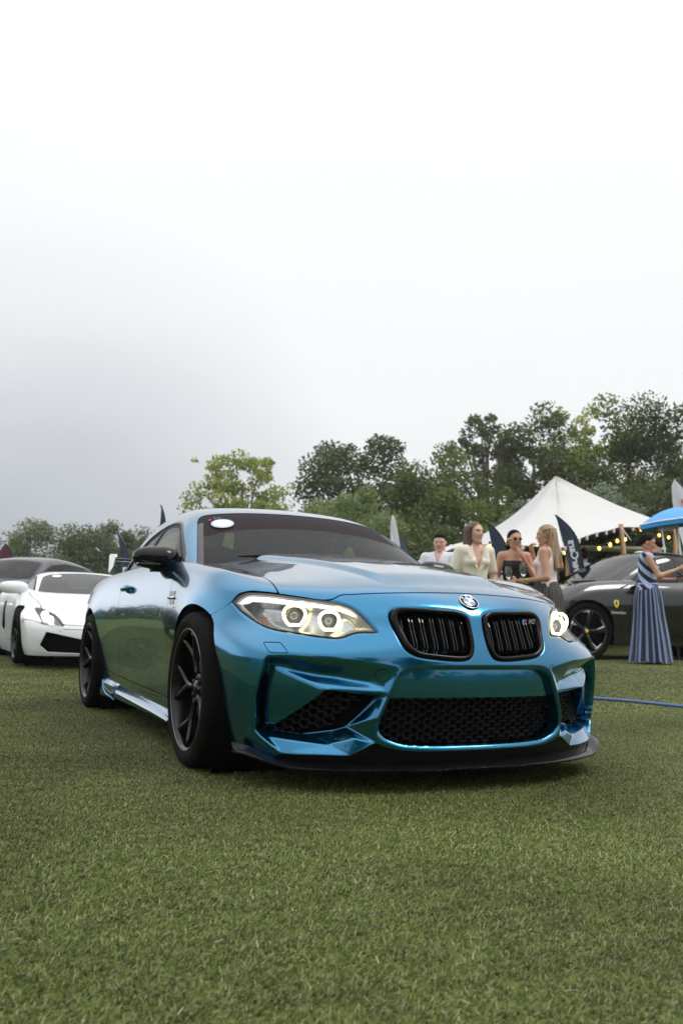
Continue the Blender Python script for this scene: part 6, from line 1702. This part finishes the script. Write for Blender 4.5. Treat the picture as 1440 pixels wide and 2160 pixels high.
tree('oak_tree', 'big dark round-topped tree right of the yellow-green one', 755, 40, 905, 4.6, L_dark, 2, nb=72, per=420, size=.10, base=.10, limbs=12)
tree('olive_tree', 'pale bushy tree in front of the big dark round one', 738, 27, 1003, 3.0, L_olive, 3, nb=52, per=420, size=.06, base=.05, shape='wide', dens=.9)
tree('holm_oak', 'mid-green layered tree above the man in the white shirt', 955, 33, 935, 3.7, L_mid, 4, nb=54, per=430, size=.085, base=.12)
tree('pine_tree', 'thin dark pine with sky showing through, above the cream blazer', 1025, 44, 872, 4.6, L_dark, 5, nb=90, per=150, size=.10, base=.2, dens=.46, limbs=18)
tree('cedar_tree', 'tall dense dark tree directly left of the tent peak', 1125, 38, 880, 3.8, L_dark, 6, nb=60, per=420, size=.09, base=.1, shape='tall', limbs=12)
tree('poplar_tree', 'light leafy tree with bare limbs right of the tent peak', 1222, 42, 842, 4.4, L_light, 7, nb=80, per=140, size=.095, base=.2, dens=.5, limbs=20)
tree('holm_oak', 'broad dark green tree behind the right slope of the tent', 1325, 36, 838, 4.1, L_mid, 8, nb=66, per=430, size=.09, base=.1, shape='tall', limbs=12)
tree('oak_tree', 'dark tree cut by the right edge above the parasol', 1440, 34, 812, 4.2, L_dark, 9, nb=66, per=430, size=.085, base=.1, shape='tall', limbs=12)
tree('olive_tree', 'silvery tree peeping over the right slope of the tent', 1255, 27, 1003, 2.5, L_silver, 10, nb=44, per=380, size=.055, base=.1, dens=.85)
tree('olive_tree', 'small silvery tree at the left foot of the tent peak', 1115, 27, 1028, 1.6, L_silver, 11, nb=30, per=380, size=.055, base=.1)
tree('pine_tree', 'slim dark tree between the round one and the layered green one', 870, 41, 985, 3.4, L_dark, 12, nb=40, per=330, size=.09, base=.1)
tree('laurel_tree', 'dark leafy tree low behind the man in the white shirt', 905, 26, 1075, 3.2, L_dark, 13, nb=46, per=400, size=.07, base=.02, shape='wide')
tree('laurel_tree', 'green bush-like tree behind the cream blazer', 1010, 27, 1062, 3.0, L_mid, 14, nb=46, per=400, size=.065, base=.02, shape='wide')
tree('laurel_tree', 'dark tree behind the umbrella and the tent poles', 1400, 30, 1000, 5.0, L_dark, 15, nb=56, per=380, size=.08, base=.02, shape='wide')
tree('laurel_tree', 'dark thicket tree under the middle of the tent', 1180, 31, 1060, 5.6, L_dark, 16, nb=60, per=330, size=.08, base=.02, shape='wide')
tree('laurel_tree', 'low dark tree behind the slim white flag', 810, 30, 1075, 2.8, L_dark, 17, nb=40, per=330, size=.08, base=.02, shape='wide')
tree('carob_tree', 'broad grey-green tree with a forked trunk behind the white supercar', 128, 40, 1100, 4.4, L_grey, 18, nb=70, per=400, size=.07, base=.16, shape='wide', limbs=14)
tree('carob_tree', 'taller grey-green tree right of the broad one on the left', 235, 43, 1098, 3.0, L_grey, 19, nb=46, per=400, size=.075, base=.1)
tree('carob_tree', 'low grey-green tree behind the door mirror of the blue coupe', 318, 46, 1120, 3.6, L_grey, 20, nb=50, per=360, size=.08, base=.05, shape='wide')
tree('carob_tree', 'grey-green tree glimpsed left of the coupe roof', 380, 50, 1108, 3.0, L_grey, 21, nb=40, per=330, size=.08, base=.05)
tree('lime_tree', 'small bright green tree behind the grey car at the left', 34, 44, 1133, 1.6, L_light, 22, nb=26, per=200, size=.07, base=.05)
for k_, (bx_, by_, h_, lb_) in enumerate(((13.5, -10.5, 7.5, 'tall dark tree standing behind the viewer, left one of three'), (16.5, -4.5, 8.5, 'tallest dark tree standing behind the viewer, middle one of three'), (15.0, 2.5, 7.0, 'dark tree standing behind the viewer, right one of three'))):
    tree('oak_tree', lb_, 0, 1, 0, 5.2, L_dark, 40+k_, nb=46, per=160, size=.17, base=.1, limbs=8, xy=(bx_, by_), H=h_)
# dark hedge rows closing the view under the crowns
def hedge(label, x0, x1, dep, top, m, seed, th=1.2):
    rs = np.random.RandomState(seed); a, b = at3(x0, top, dep), at3(x1, top, dep); g_ = float(gz(a[0], a[1])); t = thing('hedge', label, 'hedge', (a[0], a[1], g_)); L = np.linalg.norm(b[:2]-a[:2]); H = a[2]-g_
    n = int(L*H*.9); u = rs.uniform(0, 1, n); C = np.stack([(b[0]-a[0])*u+rs.normal(0, th*.3, n), (b[1]-a[1])*u+rs.normal(0, th*.3, n), rs.uniform(.1, H*.9, n)], -1)
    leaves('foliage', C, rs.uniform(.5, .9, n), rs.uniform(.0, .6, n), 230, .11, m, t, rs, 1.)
hedge('long dark hedge closing the view behind the tent', 780, 1560, 46, 1130, L_dark, 31); hedge('dark scrub under the trees behind the white supercar', -60, 470, 50, 1178, L_dark, 32)
# wood and crowd on the far side of the lawn, beyond the left of the picture and behind the viewer
rs = np.random.RandomState(77); n = 520; az = rs.uniform(R(186), R(425), n); rr = rs.uniform(46, 60, n); hh = 3.2+1.2*np.sin(az*7)+rs.normal(0, .5, n)
C = np.stack([rr*np.cos(az), rr*np.sin(az), rs.uniform(.05, 1, n)*hh], -1)
o = leaves('distant_wood', C, rs.uniform(.8, 1.6, n), rs.uniform(.1, .8, n), 110, .3, L_dark, None, rs, 1., 'stuff'); o['label'] = 'far line of dark woodland around the lawn'
# ================================================================ ground
def lawnmat():
    m = bpy.data.materials.new('lawn_soil'); m.use_nodes = True; nt = m.node_tree; b = nt.nodes['Principled BSDF']; b.inputs['Roughness'].default_value = .95; b.inputs['Specular IOR Level'].default_value = .1
    g = nt.nodes.new('ShaderNodeNewGeometry')
    def noise(s, d=4):
        n = nt.nodes.new('ShaderNodeTexNoise'); n.inputs['Scale'].default_value = s; n.inputs['Detail'].default_value = d; nt.links.new(g.outputs['Position'], n.inputs['Vector']); return n.outputs['Fac']
    def ramp(v, st):
        n = nt.nodes.new('ShaderNodeValToRGB'); e = n.color_ramp.elements
        while len(e) < len(st): e.new(.5)
        for q, (p, c) in zip(e, st): q.position = p; q.color = (*c, 1)
        nt.links.new(v, n.inputs[0]); return n.outputs[0]
    a = ramp(noise(.55, 3), [(.35, (.10, .13, .034)), (.65, (.13, .158, .045))]); c = ramp(noise(45, 6), [(.3, (.45, .45, .45)), (.7, (1.35, 1.35, 1.3))])
    x = nt.nodes.new('ShaderNodeMix'); x.data_type = 'RGBA'; x.blend_type = 'MULTIPLY'; x.inputs['Factor'].default_value = 1; nt.links.new(a, x.inputs['A']); nt.links.new(c, x.inputs['B']); nt.links.new(x.outputs['Result'], b.inputs['Base Color'])
    bp = nt.nodes.new('ShaderNodeBump'); bp.inputs['Strength'].default_value = .9; bp.inputs['Distance'].default_value = .02; nt.links.new(noise(60, 5), bp.inputs['Height']); nt.links.new(bp.outputs[0], b.inputs['Normal']); return m
rr = np.concatenate([np.linspace(0, 30, 90), np.geomspace(31, 900, 26)]); na_ = 160; V = []; F = []
for r in rr:
    for j in range(na_):
        a = j/na_*2*math.pi; x, y = -2+r*math.cos(a), 1+r*math.sin(a); V.append((x, y, float(0)))
V = np.array(V); V[:, 2] = gz(V[:, 0], V[:, 1])
for i in range(len(rr)-1):
    for j in range(na_): F.append((i*na_+j, (i+1)*na_+j, (i+1)*na_+(j+1) % na_, i*na_+(j+1) % na_))
tag(mk('lawn', V, F, lawnmat(), None, True), 'closely mown green lawn', kind='structure')
# ---- blades of grass: a few small turfs repeated over the near lawn
def blademat():
    m = bpy.data.materials.new('grass_blade'); m.use_nodes = True; nt = m.node_tree; b = nt.nodes['Principled BSDF']; b.inputs['Roughness'].default_value = .38; b.inputs['Specular IOR Level'].default_value = .3
    a = nt.nodes.new('ShaderNodeAttribute'); a.attribute_name = 'tone'; r = nt.nodes.new('ShaderNodeValToRGB'); e = r.color_ramp.elements
    st = [(0, (.036, .055, .010)), (.35, (.112, .146, .028)), (.7, (.205, .25, .07)), (.9, (.34, .36, .15)), (1, (.42, .37, .25))]
    while len(e) < 5: e.new(.5)
    for q, (p, c) in zip(e, st): q.position = p; q.color = (*c, 1)
    nt.links.new(a.outputs['Fac'], r.inputs[0])
    g = nt.nodes.new('ShaderNodeNewGeometry'); n = nt.nodes.new('ShaderNodeTexNoise'); n.inputs['Scale'].default_value = .9; n.inputs['Detail'].default_value = 5; nt.links.new(g.outputs['Position'], n.inputs['Vector'])
    k = nt.nodes.new('ShaderNodeMapRange'); k.inputs['From Min'].default_value = .35; k.inputs['From Max'].default_value = .65; k.inputs['To Min'].default_value = .72; k.inputs['To Max'].default_value = 1.3; nt.links.new(n.outputs['Fac'], k.inputs['Value'])
    v = nt.nodes.new('ShaderNodeVectorMath'); v.operation = 'SCALE'; nt.links.new(r.outputs[0], v.inputs[0]); nt.links.new(k.outputs[0], v.inputs['Scale']); nt.links.new(v.outputs[0], b.inputs['Base Color'])
    t = nt.nodes.new('ShaderNodeBsdfTranslucent'); nt.links.new(v.outputs[0], t.inputs[0]); s = nt.nodes.new('ShaderNodeMixShader'); s.inputs[0].default_value = .3; nt.links.new(b.outputs[0], s.inputs[1]); nt.links.new(t.outputs[0], s.inputs[2]); nt.links.new(s.outputs[0], nt.nodes['Material Output'].inputs[0]); return m
M_blade = blademat()
TS = .5
def turf(seed, n, L=.022, w=.0014, name='turf'):
    rs = np.random.RandomState(seed); x, y = rs.uniform(-TS/2, TS/2, n), rs.uniform(-TS/2, TS/2, n)
    cl = rs.uniform(-TS/2, TS/2, (60, 2)); ci = rs.randint(0, 60, n); m_ = rs.uniform(0, 1, n) < .25; x = np.where(m_, cl[ci, 0]+rs.normal(0, .015, n), x); y = np.where(m_, cl[ci, 1]+rs.normal(0, .015, n), y)
    ln = L*rs.uniform(.5, 1.35, n)*np.where(rs.uniform(0, 1, n) < .02, 1.7, 1); a = rs.normal(R(60), 1.1, n); lean = rs.uniform(.75, 1.5, n)
    dx, dy = np.cos(a), np.sin(a); px_, py_ = -dy, dx; W2 = w*rs.uniform(.7, 1.4, n)
    z0 = np.zeros(n)-.002; b = np.stack([x, y, z0], -1); d1 = np.stack([dx*np.sin(lean*.6), dy*np.sin(lean*.6), np.cos(lean*.6)], -1)*(ln*.55)[:, None]; d2 = np.stack([dx*np.sin(lean), dy*np.sin(lean), np.cos(lean)], -1)*(ln*.5)[:, None]
    s = np.stack([px_, py_, 0*x], -1)*W2[:, None]
    V = np.stack([b-s, b+s, b+d1+s*.8, b+d1-s*.8, b+d1+d2], 1).reshape(-1, 3); k = np.arange(n)*5
    F = [tuple(q) for q in np.stack([k, k+1, k+2, k+3], -1).tolist()]+[tuple(q) for q in np.stack([k+3, k+2, k+4], -1).tolist()]
    o = mk(name, V, F, M_blade, None, False); tn = np.clip(rs.normal(.40, .34, n), 0, .95); tn = np.where(rs.uniform(0, 1, n) < .06, 1., tn)
    q = o.data.attributes.new('tone', 'FLOAT', 'POINT'); q.data.foreach_set('value', np.repeat(tn, 5).astype(np.float32)); COL.objects.unlink(o); return o
turfs = [turf(5+i, 17000, .013, .0011) for i in range(4)]
far_t = [turf(50+i, 8000, .014, .0026) for i in range(2)]
def inst(name, P, ids, objs, label):
    me = bpy.data.meshes.new(name); me.vertices.add(len(P)); me.vertices.foreach_set('co', np.asarray(P, np.float32).ravel())
    a = me.attributes.new('pick', 'INT', 'POINT'); a.data.foreach_set('value', np.asarray(ids, np.int32))
    P_ = np.asarray(P, float); hh = .15; sx = (gz(P_[:, 0]+hh, P_[:, 1])-gz(P_[:, 0]-hh, P_[:, 1]))/(2*hh); sy = (gz(P_[:, 0], P_[:, 1]+hh)-gz(P_[:, 0], P_[:, 1]-hh))/(2*hh)
    ra = me.attributes.new('tilt', 'FLOAT_VECTOR', 'POINT'); ra.data.foreach_set('vector', np.stack([np.arctan(sy), -np.arctan(sx), 0*sx], -1).astype(np.float32).ravel())
    o = bpy.data.objects.new(name, me); COL.objects.link(o); ng = bpy.data.node_groups.new(name, 'GeometryNodeTree'); ng.interface.new_socket('Geometry', in_out='INPUT', socket_type='NodeSocketGeometry'); ng.interface.new_socket('Geometry', in_out='OUTPUT', socket_type='NodeSocketGeometry')
    N = ng.nodes; L = ng.links; i_ = N.new('NodeGroupInput'); o_ = N.new('NodeGroupOutput'); j = N.new('GeometryNodeGeometryToInstance')
    for q in reversed(objs): oi = N.new('GeometryNodeObjectInfo'); oi.inputs[0].default_value = q; L.new(oi.outputs['Geometry'], j.inputs[0])
    mp2 = N.new('GeometryNodeMeshToPoints'); ip = N.new('GeometryNodeInstanceOnPoints'); na2 = N.new('GeometryNodeInputNamedAttribute'); na2.data_type = 'INT'; na2.inputs['Name'].default_value = 'pick'
    nr = N.new('GeometryNodeInputNamedAttribute'); nr.data_type = 'FLOAT_VECTOR'; nr.inputs['Name'].default_value = 'tilt'; L.new(nr.outputs[0], ip.inputs['Rotation']); L.new(i_.outputs[0], mp2.inputs[0]); L.new(mp2.outputs[0], ip.inputs['Points']); L.new(j.outputs[0], ip.inputs['Instance']); ip.inputs['Pick Instance'].default_value = True; L.new(na2.outputs[0], ip.inputs['Instance Index']); L.new(ip.outputs[0], o_.inputs[0])
    md = o.modifiers.new('turfs', 'NODES'); md.node_group = ng; return tag(o, label, kind='stuff')
rs = np.random.RandomState(9); near = []; farp = []
for ix in range(-48, 17):
    for iy in range(-29, 41):
        x, y = ix*TS, iy*TS; dv = (x-CAMP[0])*HV[0]+(y-CAMP[1])*HV[1]; lt = (x-CAMP[0])*RV[0]+(y-CAMP[1])*RV[1]
        if dv < .2 or abs(lt) > dv*.46+1.2 or dv > 19: continue
        (near if dv < 6.5 else farp).append((x, y, float(gz(x, y))))
inst('grass', near, rs.randint(0, 4, len(near)), turfs, 'short mown grass blades of the near lawn')
inst('grass', farp, rs.randint(0, 2, len(farp)), far_t, 'mown grass of the lawn around the parked cars')
# a few longer tufts and dry bits in the foreground
g = []; rs = np.random.RandomState(21); V = []; F = []; tn = []
for i in range(900):
    dv = rs.uniform(1.0, 4.2); lt = rs.uniform(-.5, .5)*dv*.95; c = np.array([CAMP[0]+HV[0]*dv+RV[0]*lt, CAMP[1]+HV[1]*dv+RV[1]*lt, 0.])
    dry = rs.uniform() < .18; nb = 1 if dry else rs.randint(2, 6)
    for _ in range(nb):
        a = rs.uniform(0, 6.28); le = rs.uniform(.9, 1.5) if dry else rs.uniform(.3, 1.2); L = rs.uniform(.015, .032); d = np.array([math.cos(a)*math.sin(le), math.sin(a)*math.sin(le), math.cos(le)]); s = np.array([-math.sin(a), math.cos(a), 0])*.0015; b = c+np.array([rs.normal()*.006, rs.normal()*.006, .008 if dry else 0]); k = len(V)
        V += [b-s, b+s, b+d*L*.6+s*.8, b+d*L*.6-s*.8, b+d*L+np.array([0, 0, -.004])]; F += [(k, k+1, k+2, k+3), (k+3, k+2, k+4)]; tn += [(.97 if dry else rs.uniform(.5, .85))]*5
o = mk('grass', V, F, M_blade, None, False); q = o.data.attributes.new('tone', 'FLOAT', 'POINT'); q.data.foreach_set('value', np.array(tn, np.float32)); tag(o, 'longer tufts and dry clippings in the foreground', kind='stuff')
# ================================================================ thin mist over the field
hz = G().box((-8, 4, 12), (150, 150, 27)); ho = hz.obj('haze', None, None, False)
hm = bpy.data.materials.new('mist'); hm.use_nodes = True; hn = hm.node_tree; hn.nodes.clear(); hp_ = hn.nodes.new('ShaderNodeVolumePrincipled'); hp_.inputs['Color'].default_value = (.93, .95, 1, 1); hp_.inputs['Density'].default_value = .0008; hp_.inputs['Anisotropy'].default_value = .2
hout = hn.nodes.new('ShaderNodeOutputMaterial'); hn.links.new(hp_.outputs[0], hout.inputs['Volume']); ho.data.materials.append(hm); tag(ho, 'thin bright mist hanging over the field', kind='stuff')
